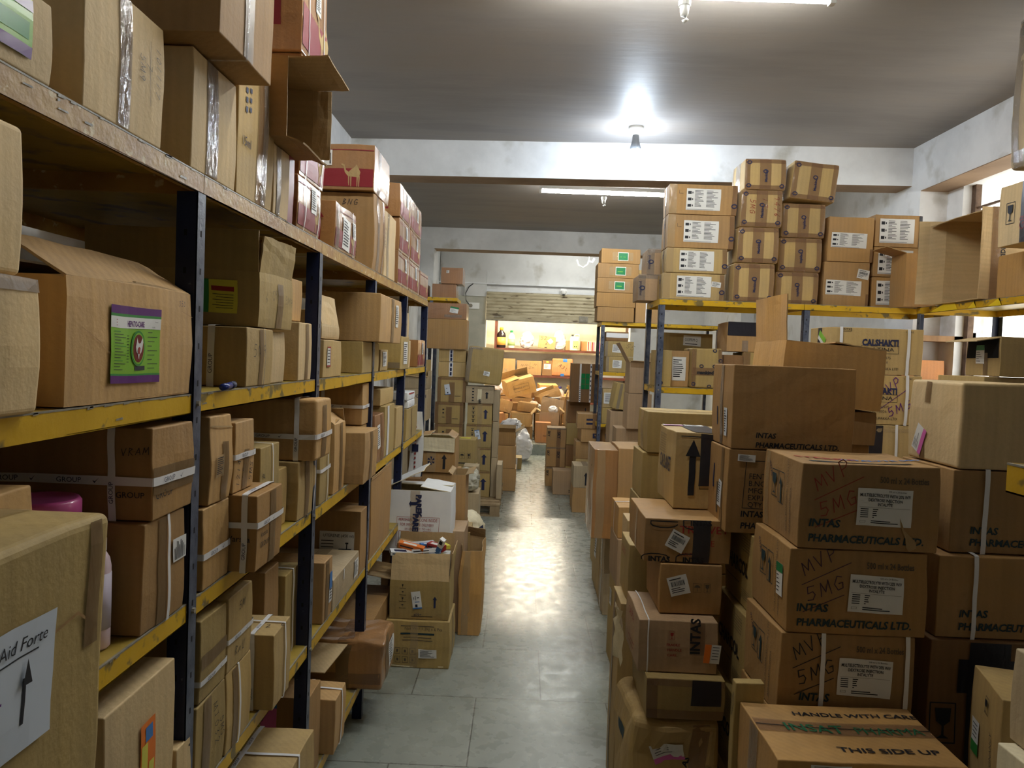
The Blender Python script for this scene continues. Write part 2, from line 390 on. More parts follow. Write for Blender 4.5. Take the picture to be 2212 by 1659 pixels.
        if txt:      # small printed words and ticks along the band on the visible faces
            mm = M['navyink']
            for f in ('fr' if ax == 'z' else ('ft' if ax == 'x' else 'rt')):
                o_, U, V, N, lu, lv = s.face(f)
                if ax == 'z':
                    L = lu; cc = s.h*pos; q = .03
                    while q < L-.09: s.put_text(mb, f, q, cc-w*.28, w*.6, 'GROUP', mm, 0, off+.0006); s.put_poly(mb, f, [(q+.066, cc),(q+.070, cc-w*.3),(q+.078, cc+w*.35),(q+.0705,cc-w*.12)], mm, off+.0006); q += .115
                else:
                    L = lv; cc = lu*pos; q = .03
                    if f == 'r' and ax == 'y': cc = lu*pos
                    while q < L-.09: s.put_text(mb, f, cc+w*.28, q, w*.6, 'GROUP', mm, 90, off+.0006); q += .115
        s.parts.append((mb, 'strap', None)); return s
    def put_text(s, mb, f, a, b, size, txt, mat, rot=0, off=.0008, shear=0, bold=0.0, fit=None, center=False, xs=1):
        vs, fs, w = text_geo(txt, bold)
        k = size*1.38; kx = k*xs
        if fit: kx = fit/w
        c_, s_ = math.cos(math.radians(rot)), math.sin(math.radians(rot))
        dx = -w*kx/2 if center else 0
        out = []
        for x, y in vs:
            X = x*kx+y*k*shear+dx; Y = y*k
            out.append(s.pt(f, a+X*c_-Y*s_, b+X*s_+Y*c_, off))
        mb.add(out, fs, mat)
    def put_poly(s, mb, f, pts, mat, off=.0030):
        mb.add([s.pt(f, a, b, off) for a, b in pts], [tuple(range(len(pts)))], mat)
    def text(s, f, u, v, size, txt, mat='ink', rot=0, **k):
        o, U, V, N, lu, lv = s.face(f); s.put_text(s.body, f, lu*u, lv*v, size, txt, M[mat], rot, **k); return s
    def rect(s, f, u, v, w, h, mat='ink', rot=0, off=.0007):
        o, U, V, N, lu, lv = s.face(f); s.patch(s.body, f, lu*u-w/2, lu*u+w/2, lv*v-h/2, lv*v+h/2, M[mat], off, rot); return s
    def line(s, f, pts, th, mat='ink', off=.0009, closed=False):   # pts in metres
        pts = list(pts)+([pts[0]] if closed else [])
        vs, fs = [], []
        for i in range(len(pts)-1):
            (x0,y0),(x1,y1) = pts[i], pts[i+1]; L = math.hypot(x1-x0, y1-y0) or 1e-6; nx, ny = -(y1-y0)/L*th/2, (x1-x0)/L*th/2
            ex, ey = (x1-x0)/L*th*.3, (y1-y0)/L*th*.3
            o = len(vs)
            for (x, y) in ((x0-ex-nx, y0-ey-ny), (x1+ex-nx, y1+ey-ny), (x1+ex+nx, y1+ey+ny), (x0-ex+nx, y0-ey+ny)): vs.append(s.pt(f, x, y, off))
            fs.append((o, o+1, o+2, o+3))
        s.body.add(vs, fs, M[mat]); return s
    def frame(s, f, u, v, w, h, th=.002, mat='ink'):
        o, U, V, N, lu, lv = s.face(f); a, b = lu*u, lv*v
        return s.line(f, [(a-w/2,b-h/2),(a+w/2,b-h/2),(a+w/2,b+h/2),(a-w/2,b+h/2)], th, mat, closed=True)
    def hand(s, f, u, v, size, txt, mat='marker', rot=0, th=None):
        o, U, V, N, lu, lv = s.face(f); x = 0; c_, s_ = math.cos(math.radians(rot)), math.sin(math.radians(rot)); rnd = random.Random(len(txt)+int(u*100))
        for ch in txt:
            for st in STROKE.get(ch, [[(0,0),(.4,.6),(.6,.1)]]):
                pts = []
                for (p, q) in st:
                    X = (x+p*.8+q*.18)*size; Y = (q+rnd.uniform(-.05,.05))*size
                    pts.append((lu*u+X*c_-Y*s_, lv*v+X*s_+Y*c_))
                s.line(f, pts, th or size*.09, mat)
            x += 1.0
        return s
    def arrow(s, f, u, v, h, mat='ink', rot=0, wd=.32):
        o, U, V, N, lu, lv = s.face(f); c_, s_ = math.cos(math.radians(rot)), math.sin(math.radians(rot)); w = h*wd
        def T(x, y): return (lu*u+x*c_-y*s_, lv*v+x*s_+y*c_)
        ca, cb = T(0, -h*.15); s.patch(s.body, f, ca-w*.24, ca+w*.24, cb-h*.36, cb+h*.36, M[mat], .0016, rot)
        s.put_poly(s.body, f, [T(-w*.55,h/2-h*.3), T(w*.55,h/2-h*.3), T(0,h/2)], M[mat]); return s
    def glass(s, f, u, v, h, mat='ink', box=True):
        o, U, V, N, lu, lv = s.face(f); a, b = lu*u, lv*v
        s.put_poly(s.body, f, [(a-h*.2,b+h*.38),(a-h*.17,b+h*.05),(a-h*.03,b-h*.06),(a-h*.03,b-h*.3),(a-h*.16,b-h*.38),(a+h*.16,b-h*.38),(a+h*.03,b-h*.3),(a+h*.03,b-h*.06),(a+h*.17,b+h*.05),(a+h*.2,b+h*.38)], M[mat])
        if box: s.frame(f, u, v, h*.62, h, h*.03, mat)
        return s
    def umbrella(s, f, u, v, h, mat='ink', box=True):
        o, U, V, N, lu, lv = s.face(f); a, b = lu*u, lv*v
        s.put_poly(s.body, f, [(a-h*.35,b+h*.05)]+[(a-h*.35*math.cos(t*math.pi/6), b+h*.05+h*.3*math.sin(t*math.pi/6)) for t in range(1, 6)]+[(a+h*.35,b+h*.05)], M[mat])
        s.line(f, [(a, b+h*.05),(a, b-h*.3),(a+h*.08, b-h*.36)], h*.05, mat)
        if box: s.frame(f, u, v, h*.9, h, h*.03, mat)
        return s
    def sticker(s, f, u, v, w, h, rot=0, style='lines', mat='paper', name='label_sticker', off=.0018, label=None):
        o, U, V, N, lu, lv = s.face(f); mb = MB(); a, b = lu*u, lv*v; a = min(max(a, w/2+.002), max(lu-w/2-.002, w/2)) if not rot else a
        s.patch(mb, f, a-w/2, a+w/2, b-h/2, b+h/2, M[mat], off, rot)
        c_, s_ = math.cos(math.radians(rot)), math.sin(math.radians(rot))
        def R(x0, y0, x1, y1, mt):      # fractions of the sticker, centre origin
            cx, cy = (x0+x1)/2*w, (y0+y1)/2*h
            X = a+cx*c_-cy*s_; Y = b+cx*s_+cy*c_; ww = (x1-x0)*w; hh = (y1-y0)*h
            s.patch(mb, f, X-ww/2, X+ww/2, Y-hh/2, Y+hh/2, M[mt], off+.0006, rot)
        def T(x, y, sz, txt, mt='ink', **kw):
            X = a+(x*w)*c_-(y*h)*s_; Y = b+(x*w)*s_+(y*h)*c_
            s.put_text(mb, f, X, Y, sz*h, txt, M[mt], rot, off+.0009, **kw)
        s._R, s._T = R, T
        rnd = random.Random(int(w*1e4)+int(h*1e4)+int(u*50))
        if style == 'lines':
            n = 9
            for i in range(n): R(-.42, .36-.8*i/n, -.42+rnd.uniform(.4,.8), .385-.8*i/n+.012, 'ink')
        elif style == 'two':       # dense two-column despatch label with codes at left
            for i in range(13):
                y = .40-.8*i/13
                R(-.26, y, -.26+rnd.uniform(.1,.26), y+.022, 'ink'); R(.08, y, .08+rnd.uniform(.12,.34), y+.022, 'ink')
            for y in (.25, -.05, -.35):
                R(-.46, y, -.36, y+.13, 'ink'); R(-.34, y+.02, -.31, y+.1, 'ink')
            R(-.48, -.47, .3, -.455, 'ink')
        elif style == 'bar':
            x = -.36
            while x < .34:
                q = rnd.uniform(.01,.035); R(x, -.02, x+q, .24, 'ink'); x += q+rnd.uniform(.012,.03)
            for i in range(3): R(-.4, -.14-.1*i, -.4+rnd.uniform(.35,.75), -.10-.1*i, 'ink')
            R(-.4, .33, .2, .38, 'ink')
        elif style == 'barpink':
            R(-.5, -.5, .5, -.18, 'pinkp')
            for i in range(4): R(-.4, .36-.13*i, -.4+rnd.uniform(.3,.7), .39-.13*i, 'ink')
        elif style == 'greentop':
            R(-.5, .22, .5, .5, 'green')
            for i in range(5): R(-.42, .1-.12*i, -.42+rnd.uniform(.3,.7), .13-.12*i, 'ink')
        elif style == 'orangebar':
            R(-.5, -.5, -.1, .5, 'orangep')
            for i in range(5): R(-.02, .36-.16*i, .4, .39-.16*i, 'ink')
        elif callable(style): style(s)
        s.parts.append((mb, name, label)); return s
    def done(s, name, label, base_z, x, y, rot=0, tilt=(0, 0), cat='carton', group=None):
        """tilt in degrees about x and y; rests on base_z"""
        R = Euler((math.radians(tilt[0]), math.radians(tilt[1]), math.radians(rot)), 'XYZ')
        Rm = R.to_matrix(); zmin = min((Rm @ Vector((sx*s.w/2, sy*s.d/2, z)))[2] for sx in (-1,1) for sy in (-1,1) for z in (0, s.h))
        loc = (x, y, base_z-zmin+.001)
        if not s.parts:
            o = s.body.build(name, smooth=False); o.location = loc; o.rotation_euler = R; root = o
        else:
            root = empty(name, loc, R)
            s.body.build('body', root)
            for mb, nm, lb in s.parts:
                q = mb.build(nm, root)
                if lb: q['label'] = lb
        tag(root, label, cat, group)
        root['top'] = 0; del root['top']
        s.root = root; s.top = base_z+s.h+.003
        return s
def L(b, pn, pf, pt, label, dep=.42, xf=-.66, rot=0, h=None, mat='tan', py=None, **k):
    """carton on the left rack: aisle face on x=xf, from pixel column pn to pf; top edge at row pt"""
    y0 = solveY(xf, b, pn); y1 = solveY(xf, b, pf)
    if h is None: h = solveZ(xf, y0, pt)-b
    c = Carton(dep, y1-y0, h, mat, **k); c.pos = (b, xf-dep/2, (y0+y1)/2, rot, label); return c
def F(b, yf, pl, pr, pt, label, dep=.35, rot=0, h=None, mat='tan', **k):
    """carton whose front is on y=yf, from pixel column pl to pr"""
    x0 = solveX(yf, b, pl); x1 = solveX(yf, b, pr)
    if h is None: h = solveZ(x0, yf, pt)-b
    c = Carton(x1-x0, dep, h, mat, **k); c.pos = (b, (x0+x1)/2, yf+dep/2, rot, label); return c
def put(c, group=None, name='cardboard_carton', cat='carton', dx=0, dy=0, rot=None, tilt=(0, 0), **k):
    b, x, y, r, label = c.pos
    if not c.body.v or not any(True for _ in c.body.f): pass
    return c.done(name, label, b, x+dx, y+dy, r if rot is None else rot, tilt, cat, group)
# ------------------------------------------------------------ lamps
def emis(name, c, s):
    m, n, l, b = newmat(name); b.inputs['Base Color'].default_value = (0,0,0,1)
    b.inputs['Emission Color'].default_value = c; b.inputs['Emission Strength'].default_value = s; return m
TUBE_E = emis('fluorescent tube', (.97, .98, .93, 1), 125)
TUBE_FILL = emis('added fill tube', (.97, .98, .93, 1), 100)
WARM_E = emis('warm fluorescent tube', (1.0, .90, .70, 1), 330)
BULB_E = emis('led bulb glow', (.74, .86, 1.0, 1), 420)
def tube_light(label, x0, x1, y, z, mat=TUBE_E, ceil=3.3, dy=0.0):
    r = empty('tube_light', ((x0+x1)/2, y, z)); hl = (x1-x0)/2
    m = MB(); m.tube([(-hl+.02, 0, 0), (hl-.02, 0, 0)], .014, mat, 12); m.build('fluorescent_tube', r, True)
    m = MB(); m.box((-hl, -.022, .02), (hl, .022, .055), M['plastic']); m.build('batten', r)
    for sx in (-1, 1):
        m = MB(); m.box((sx*(hl-.012)-.012, -.018, -.018), (sx*(hl-.012)+.012, .018, .03), M['plastic']); m.build('tube_holder', r)
    m = MB()
    for sx in (-.7, .7): m.tube([(sx*hl, 0, .05), (sx*hl, 0, ceil-z)], .006, M['plastic'], 6)
    m.build('mounting_stem', r)
    return tag(r, label, 'light')
tube_light('long glowing tube light at the top edge of the picture, nearest of the ceiling tubes', -.02, 1.26, 3.335, 3.2)
tube_light('glowing tube light on the ceiling behind the first beam, above the label-covered cartons', .09, 1.31, 7.33, 3.2)
tube_light('added fill tube light above the aisle, out of the picture', -.75, .45, 2.15, 3.22, TUBE_FILL)  # extra unseen tube, added to brighten near lids and aisle-side faces
tube_light('tube light hidden behind the second beam near the shutter', .2, 1.42, 11.3, 3.25)
t = empty('tube_light', (.35, 15.1, 2.86)); m = MB(); m.tube([(-.6,0,0),(.6,0,0)], .018, WARM_E, 12); m.build('fluorescent_tube', t, True)
m = MB(); m.box((-.62,-.03,.02),(.62,.03,.44), M['plastic']); m.build('batten', t); tag(t, 'warm tube light high in the bright back room behind the shutter', 'light')
t = empty('tube_light', (.4, 13.6, 3.0)); m = MB(); m.tube([(-.6,0,0),(.6,0,0)], .018, WARM_E, 12); m.build('fluorescent_tube', t, True)
m = MB(); m.box((-.62,-.03,.02),(.62,.03,.30), M['plastic']); m.build('batten', t); tag(t, 'warm tube light of the back room just behind the shutter head', 'light')
# ------------------------------------------------------------ room shell
M['floor'] = None
def floormat():
    m, n, l, b = newmat('polished grey stone slabs')
    tc = n.new('ShaderNodeTexCoord')
    br = n.new('ShaderNodeTexBrick'); br.inputs['Scale'].default_value = 1.0; br.offset = .5
    br.inputs['Brick Width'].default_value = .62; br.inputs['Row Height'].default_value = .62; br.inputs['Mortar Size'].default_value = .0035; br.inputs['Mortar Smooth'].default_value = .3
    br.inputs['Color1'].default_value = (.0, .0, .0, 1); br.inputs['Color2'].default_value = (1, 1, 1, 1); br.inputs['Mortar'].default_value = (.5, .5, .5, 1)
    mp = n.new('ShaderNodeMapping'); mp.inputs['Location'].default_value = (.16, .1, 0); l.new(tc.outputs['Object'], mp.inputs[0]); l.new(mp.outputs[0], br.inputs[0])
    t = n.new('ShaderNodeTexNoise'); t.inputs['Scale'].default_value = 2.2; t.inputs['Detail'].default_value = 9; t.inputs['Roughness'].default_value = .65; l.new(tc.outputs['Object'], t.inputs[0])
    r = n.new('ShaderNodeValToRGB'); l.new(t.outputs[0], r.inputs[0]); r.color_ramp.elements[0].position = .15; r.color_ramp.elements[1].position = .9
    r.color_ramp.elements[0].color = srgb(112, 118, 110); r.color_ramp.elements[1].color = srgb(168, 172, 162)
    mx = n.new('ShaderNodeMix'); mx.data_type = 'RGBA'; mx.blend_type = 'MULTIPLY'; mx.inputs[0].default_value = .22; l.new(r.outputs[0], mx.inputs[6])
    r2 = n.new('ShaderNodeValToRGB'); l.new(br.outputs['Color'], r2.inputs[0]); r2.color_ramp.elements[0].color = (.55,.58,.55,1); r2.color_ramp.elements[1].color = (1,1,1,1); l.new(r2.outputs[0], mx.inputs[7])
    m2 = n.new('ShaderNodeMix'); m2.data_type = 'RGBA'; l.new(br.outputs['Fac'], m2.inputs[0]); l.new(mx.outputs[2], m2.inputs[6]); m2.inputs[7].default_value = srgb(92, 92, 84)
    l.new(m2.outputs[2], b.inputs['Base Color'])
    t2 = n.new('ShaderNodeTexNoise'); t2.inputs['Scale'].default_value = 14; t2.inputs['Detail'].default_value = 12; l.new(tc.outputs['Object'], t2.inputs[0])
    mr = n.new('ShaderNodeMapRange'); l.new(t2.outputs[0], mr.inputs[0]); mr.inputs[1].default_value = .2; mr.inputs[2].default_value = .8; mr.inputs[3].default_value = .17; mr.inputs[4].default_value = .40
    l.new(mr.outputs[0], b.inputs['Roughness']); b.inputs['Specular IOR Level'].default_value = .5
    t3 = n.new('ShaderNodeTexNoise'); t3.inputs['Scale'].default_value = 16; t3.inputs['Detail'].default_value = 10; l.new(tc.outputs['Object'], t3.inputs[0])
    sb = n.new('ShaderNodeMath'); sb.operation = 'MULTIPLY_ADD'; l.new(br.outputs['Fac'], sb.inputs[0]); sb.inputs[1].default_value = -.8; l.new(t3.outputs[0], sb.inputs[2])
    bp = n.new('ShaderNodeBump'); bp.inputs['Strength'].default_value = .17; bp.inputs['Distance'].default_value = .004; l.new(sb.outputs[0], bp.inputs['Height']); l.new(bp.outputs[0], b.inputs['Normal'])
    return m
M['floor'] = floormat()
M['ceil'] = noisy('grey rough ceiling plaster', (132,126,122), (150,144,139), 1.6, .55, 9, .2, 8, stretch=(.5, 2.2, 1), spec=.35, third=((136,126,116), 1.6, .5, .3))
M['wash'] = noisy('whitewashed plaster', (214,216,218), (234,236,238), 2.5, .7, 8, .12, 20, third=((176,174,164), 3.5, .58, .2))
M['wall'] = noisy('limewashed wall', (206,206,204), (224,224,222), 2, .75, 8, .1, 18, third=((170,166,154), 3, .58, .2))
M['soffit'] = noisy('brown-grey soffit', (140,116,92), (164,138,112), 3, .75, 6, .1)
M['dado'] = noisy('grey dado', (172,170,156), (190,187,172), 3, .7, 6, .1)
M['brwall'] = noisy('cream back room wall', (226,214,184), (240,230,206), 2, .7, 5, .05)
def struct(name, mb, smooth=False): return tag(mb.build(name, None, smooth), kind='structure')
m = MB(); m.box((-1.9, -3.2, -.1), (3.6, 12.7, 0), M['floor']); struct('floor', m)
m = MB(); m.box((-1.9, 12.7, -.1), (3.6, 17.2, .17), M['floor']); struct('floor_back_room', m)
m = MB(); m.box((-1.9, -3.2, 3.3), (3.6, 17.2, 3.4), M['ceil']); struct('ceiling', m)
m = MB(); m.box((-1.62, -3.2, 0), (-1.42, 12.7, 3.3), M['wash']); struct('wall_left', m)
m = MB(); m.box((-1.9, -3.3, 0), (3.6, -3.2, 3.3), M['wall']); struct('wall_behind', m)
# cross beams
def beam(y0, y1, th, name):
    m = MB(); a = [(-1.42, y0), (2.85, y1), (2.85, y1+th), (-1.42, y0+th)]
    vs = [(x, y, 3.02) for x, y in a]+[(x, y, 3.3) for x, y in a]
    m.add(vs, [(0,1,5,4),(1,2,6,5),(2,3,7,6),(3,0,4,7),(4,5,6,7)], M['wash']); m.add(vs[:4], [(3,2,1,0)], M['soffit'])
    return struct(name, m)
beam(6.11, 5.83, .25, 'trim_1'); beam(10.3, 10.2, .3, 'trim_2')
# right wall with its long fascia, the recessed bays and the window gap
m = MB()
m.box((2.85, -3.2, 2.96), (3.4, 5.7, 3.3), M['wash']); m.box((2.85, 5.7, 0), (3.4, 6.15, 3.3), M['wash'])
m.box((2.85, 6.15, 2.80), (3.4, 10.2, 3.3), M['wash']); m.box((2.85, 10.2, 0), (3.4, 10.5, 3.3), M['wash']); m.box((2.95, 10.5, 0), (3.4, 12.7, 3.3), M['wall'])
m.box((3.02, 6.15, 0), (3.4, 10.2, 2.80), M['wall'])
m.box((3.05, -3.2, 0), (3.25, 3.0, 2.96), M['wall']); m.box((3.05, 3.0, 0), (3.25, 5.7, 1.25), M['wall']); m.box((3.05, 5.5, 1.25), (3.25, 5.7, 2.96), M['wash'])
struct('wall_right', m)
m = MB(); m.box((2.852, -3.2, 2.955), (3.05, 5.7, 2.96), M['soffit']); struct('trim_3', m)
M['rust'] = noisy('rusty steel', (70,52,40), (110,88,70), 12, .6)
m = MB(); m.box((3.11, 3.0, 1.25), (3.15, 3.05, 2.96), M['rust']); m.box((3.11, 5.45, 1.25), (3.15, 5.5, 2.96), M['rust'])
for k in range(5): m.box((3.125, 3.05, 1.35+.36*k), (3.14, 5.45, 1.365+.36*k), M['rust'])
m.box((3.11, 4.2, 1.25), (3.15, 4.24, 2.96), M['rust'])
m.tube([(3.12, 3.4, 2.95), (3.12, 5.4, 2.2)], .025, M['rust'], 6); m.tube([(3.12, 4.3, 2.95), (3.12, 5.45, 2.62)], .02, M['rust'], 6)
struct('window_1', m)
# back wall around the roller shutter
m = MB()
m.box((-1.62, 12.7, 0), (-.63, 12.95, 3.3), M['wall']); m.box((1.75, 12.7, 0), (3.4, 12.95, 3.3), M['wall']); m.box((-.63, 12.7, 2.66), (1.75, 12.95, 3.3), M['wall'])
m.box((-.66, 12.66, 2.62), (1.8, 12.7, 2.70), M['wash']); m.box((-1.42, 12.62, 2.78), (1.8, 12.7, 2.80), M['wash'])
struct('wall_back', m)
m = MB(); m.box((-1.42, 12.66, 0), (-.64, 12.7, 2.58), M['dado']); m.box((-1.0, 12.64, 2.58), (-.64, 12.7, 3.0), M['wall']); struct('trim_4', m)
m = MB(); m.box((-1.9, 12.64, 0), (-1.42, 12.9, 3.3), M['wall']); m.box((-1.42, 10.3, 0), (-1.24, 10.75, 3.3), M['wash']); struct('trim_5', m)
m = MB(); m.box((-1.9, 17.0, .17), (3.6, 17.2, 3.3), M['brwall']); struct('wall_back_room', m)
m = MB(); m.box((-1.62, 12.95, .17), (-1.5, 17.0, 3.3), M['brwall']); struct('wall_back_room_left', m)
m = MB(); m.box((3.0, 12.95, .17), (3.1, 17.0, 3.3), M['brwall']); struct('wall_back_room_right', m)
M['shut'] = noisy('aged beige shutter enamel', (158,146,118), (190,180,152), 6, .45, 6, .1, 20, third=((96,84,64), 9, .60, .08), stretch=(.6, 1, 2.5))
sh = empty('roller_shutter', (.56, 12.62, 2.22))
m = MB(); n = 64; vs = []; X0, X1 = -1.19, 1.21
for i in range(n+1):
    z = .06+.38*i/n; y = -.020*abs(math.sin(math.pi*i/n*7.0))**.6
    vs += [(X0, y, z), (X1, y, z)]
m.add(vs, [(2*i, 2*i+1, 2*i+3, 2*i+2) for i in range(n)], M['shut']); m.add([(x, y+.03, z) for x, y, z in vs], [(2*i, 2*i+2, 2*i+3, 2*i+1) for i in range(n)], M['shut']); m.build('slats', sh, True)
m = MB(); m.box((X0, -.03, -.02), (X1, .02, .07), M['shut']); m.box((X0, -.045, -.03), (X1, .02, -.015), M['steel']); m.build('bottom_rail', sh)
m = MB(); m.box((.33, -.05, .0), (.47, -.03, .09), M['steel']); m.lathe([(.01,0),(.01,.01)], M['hole'], 10); m.build('lock_box', sh)
for x in (-1.05, .62):
    m = MB(); m.tube([(x, -.03, .03), (x+.0, -.06, .03), (x+.14, -.06, .03), (x+.14, -.03, .03)], .008, M['steel'], 8); m.build('handle', sh)
tag(sh, 'half-raised beige corrugated roller shutter over the opening to the bright back room', 'shutter')
# small fittings
r = empty('ceiling_lamp', (.74, 5.55, 3.3))
m = MB(); m.lathe([(.052,0),(.052,-.02),(.03,-.035),(.02,-.06)], M['plastic'], 20); m.build('ceiling_rose', r, True)
m = MB(); m.lathe([(.02,-.055),(.024,-.07),(.026,-.10),(.045,-.165)], flat('grey lamp body', (120,124,130), .4), 20); m.build('lamp_body', r, True)
m = MB(); m.lathe([(.045,-.165),(.05,-.18),(.046,-.198),(.03,-.212),(.008,-.218)], BULB_E, 20); m.build('bulb', r, True)
tag(r, 'small grey cone lamp glowing on the ceiling in front of the first beam', 'lamp')
def holder(x, y, label, z0=3.16):
    r = empty('bulb_holder', (x, y, z0)); m = MB(); m.tube([(0,0,0),(0,0,-.02)], .026, M['plastic'], 12); m.build('base', r)
    m = MB(); m.tube([(0,0,-.02),(0,0,-.06)], [.022,.016], M['plastic'], 12); m.build('socket', r, True)
    m = MB(); m.tube([(0,0,-.06),(.012,0,-.075),(-.004,0,-.085)], .009, M['plastic'], 8); m.build('bulb', r, True)
    tag(r, label, 'bulb holder')
holder(.62, 3.30, 'white bulb holder hanging at the middle of the nearest tube light'); holder(.70, 7.3, 'white bulb holder dangling under the far tube light')
r = empty('security_camera', (.62, 12.6, 2.70)); m = MB(); m.box((-.05,0,-.05),(.05,.03,.05), M['plastic']); m.build('bracket', r)
m = MB(); m.lathe([(.042,0),(.045,-.03),(.03,-.06),(.008,-.07)], M['plastic'], 16); q = m.build('dome', r, True); q.location = (0,-.03,.015)
m = MB(); m.lathe([(.018,0),(.016,-.02)], M['black'], 12); q = m.build('lens', r, True); q.location = (0,-.055,-.045); tag(r, 'small white security camera above the roller shutter', 'camera')
r = empty('electric_socket', (-.84, 12.64, 2.42)); m = MB(); m.box((-.09,0,-.05),(.09,.015,.05), M['plastic']); m.build('plate', r)
m = MB(); m.lathe([(.03,0),(.03,.03)], M['steel'], 14); q = m.build('plug', r); q.rotation_euler = (math.pi/2,0,0); q.location = (-.05,0,0); tag(r, 'white wall socket plate with a round plug left of the shutter', 'socket')
m = MB(); m.tube([(-.90,12.63,2.42),(-.97,12.62,2.50),(-.98,12.62,2.62),(-.93,12.62,2.72),(-.86,12.62,2.78)], .007, M['black'], 6)
tag(m.build('electric_cable'), 'black cable curving up the wall from the white socket plate', 'cable')
r = empty('cfl_lamp', (.93, 11.6, 3.3)); m = MB(); m.tube([(0,0,0),(0,0,-.22)], .005, M['plastic'], 6); m.tube([(0,0,-.20),(-.02,0,-.26),(-.08,0,-.31),(-.15,0,-.28),(-.18,0,-.20)], .010, M['plastic'], 8); m.tube([(.0,0,-.21),(.05,0,-.23),(.08,0,-.17)],.016, M['plastic'], 8)
m.build('loop', r, True); tag(r, 'white looped cable and holder hanging from the ceiling before the back wall', 'light fitting')
# ------------------------------------------------------------ racks
def rack(label, origin, rot, length, depth, levels, posts, zpost, top_mat='yellow', post_w=.038, joints=None, back_posts=True, short={}, group=None, name='steel_rack'):
    """local x along the rack, front at y=0 facing -y. levels: lower edges of the shelves"""
    r = empty(name, origin, (0, 0, math.radians(rot)))
    js = joints or [0, length]
    for li, z in enumerate(levels):
        mt = M[top_mat] if li == 0 else M['yellow']
        for a, b in list(zip(js[:-1], js[1:]))[:short.get(li, 99)]:
            m = MB(); a2, b2 = a+.0015, b-.0015
            m.box((a2, .0, z), (b2, .003, z+.04), mt); m.box((a2, depth-.003, z), (b2, depth, z+.04), mt)
            m.box((a2, .003, z), (a2+.003, depth-.003, z+.04), mt); m.box((b2-.003, .003, z), (b2, depth-.003, z+.04), mt)
            m.box((a2, .0, z), (b2, .014, z+.0025), mt)
            m.box((a2, 0, z+.037), (b2, depth, z+.0395), M['yellowtop'])
            m.box((a2, -.0005, z+.0375), (b2, .004, z+.0402), M['steel'])
            rr = random.Random(li*7+int(a*10))
            for q in range(int((b-a)*22)):      # chipped paint on the lip
                x = rr.uniform(a2, b2-.03); w = rr.uniform(.004,.03); h = rr.uniform(.002,.006)
                zz = z+.04-h if rr.random() < .8 else z+rr.uniform(.002,.03)
                m.add([(x,-.0012,zz),(x+w,-.0012,zz+h*.2),(x+w*.9,-.0012,zz+h),(x+w*.1,-.0012,zz+h*.8)], [(0,1,2,3)], M['steel'])
            m.build('shelf', r)
    for p in posts:
        for y, s in (((0, 1), (depth, -1)) if back_posts else ((0, 1),)):
            m = MB(); t = .0022
            m.box((p-.001, y-.004*s if s > 0 else y-post_w, 0), (p-.001+t, y+post_w if s > 0 else y+.004, zpost), M['navy'])
            m.box((p-.001, y-.004*s-(0 if s > 0 else 0), 0), (p-.001+post_w, y-.004*s+t*s, zpost), M['navyedge']) if s > 0 else m.box((p-.001, y+.002, 0), (p-.001+post_w, y+.004, zpost), M['navyedge'])
            z = .06
            while z < zpost-.03:
                if s > 0:
                    m.add([(p-.0016, y+.016, z),(p-.0016, y+.016, z+.012),(p-.0016, y+.022, z+.012),(p-.0016, y+.022, z)], [(0,1,2,3)], M['hole'])
                    m.add([(p+.015, y-.0045, z),(p+.021, y-.0045, z),(p+.021, y-.0045, z+.012),(p+.015, y-.0045, z+.012)], [(0,1,2,3)], M['hole'])
                z += .075
            m.build('post', r)
    for p in posts:
        for z in levels[1:]:
            m = MB(); m.tube([(p+.018, -.010, z+.02), (p+.018, -.003, z+.02)], .006, M['steel'], 6); m.build('bolt', r)
    return tag(r, label, 'rack', group)
PY = [1.563+.914*k for k in range(-1, 5)]
rack('long navy and yellow steel rack full of cartons along the left side of the aisle', (-.66, .649, 0), 90, 4.57, .72,
     [1.948, 1.505, 1.08, .643, .14], [y-.649-.036 for y in PY], 1.947, 'yellowworn', joints=[0, .914, 1.828, 2.742, 3.656, 4.57], short={3: 4, 4: 4})
SH = [1.988, 1.545, 1.12, .683, .18]
rack('steel rack across the right of the aisle with two navy posts, carrying the label-covered cartons', (.85, 4.9, 0), 0, 1.83, .5, [2.0, 1.44, .9, .3], [0, .914], 2.0, joints=[0, .915, 1.83])
rack('steel rack along the right wall below the window, lip patched with torn yellow tape', (2.45, 4.86, 0), -90, 1.9, .5, [2.0, .9, .3], [0.02, 1.86], 2.0)
rack('smaller steel rack further back carrying the five green-labelled cartons', (.83, 8.3, 0), 0, 1.3, .5, [2.0, 1.46, .9, .3], [0, 1.24], 2.0)
rack('tall steel rack end behind the left stacks, below the last window niche', (-1.40, 8.4, 0), 0, .66, .5, [2.20, 1.2, .2], [0.0, .36], 2.20, short={1: 0, 2: 0})
# ------------------------------------------------------------ left rack: what stands on its shelves
S1, S2, S3, S4, S5 = SH
def LY(b, y0, y1, h, label, xf=-.66, dep=.42, rot=0, mat='tan', **k):
    c = Carton(dep, y1-y0, h, mat, **k); c.pos = (b, xf-dep/2, (y0+y1)/2, rot, label); return c
def FX(b, yf, x0, x1, h, label, dep=.3, rot=0, mat='tan', **k):
    c = Carton(x1-x0, dep, h, mat, **k); c.pos = (b, (x0+x1)/2, yf+dep/2, rot, label); return c
gT = 'cartons on the top shelf of the left rack'; g2 = 'cartons on the second shelf of the left rack'
g3 = 'cartons on the third shelf of the left rack'; g4 = 'cartons on the fourth shelf of the left rack'; g5 = 'cartons on the bottom shelf of the left rack'
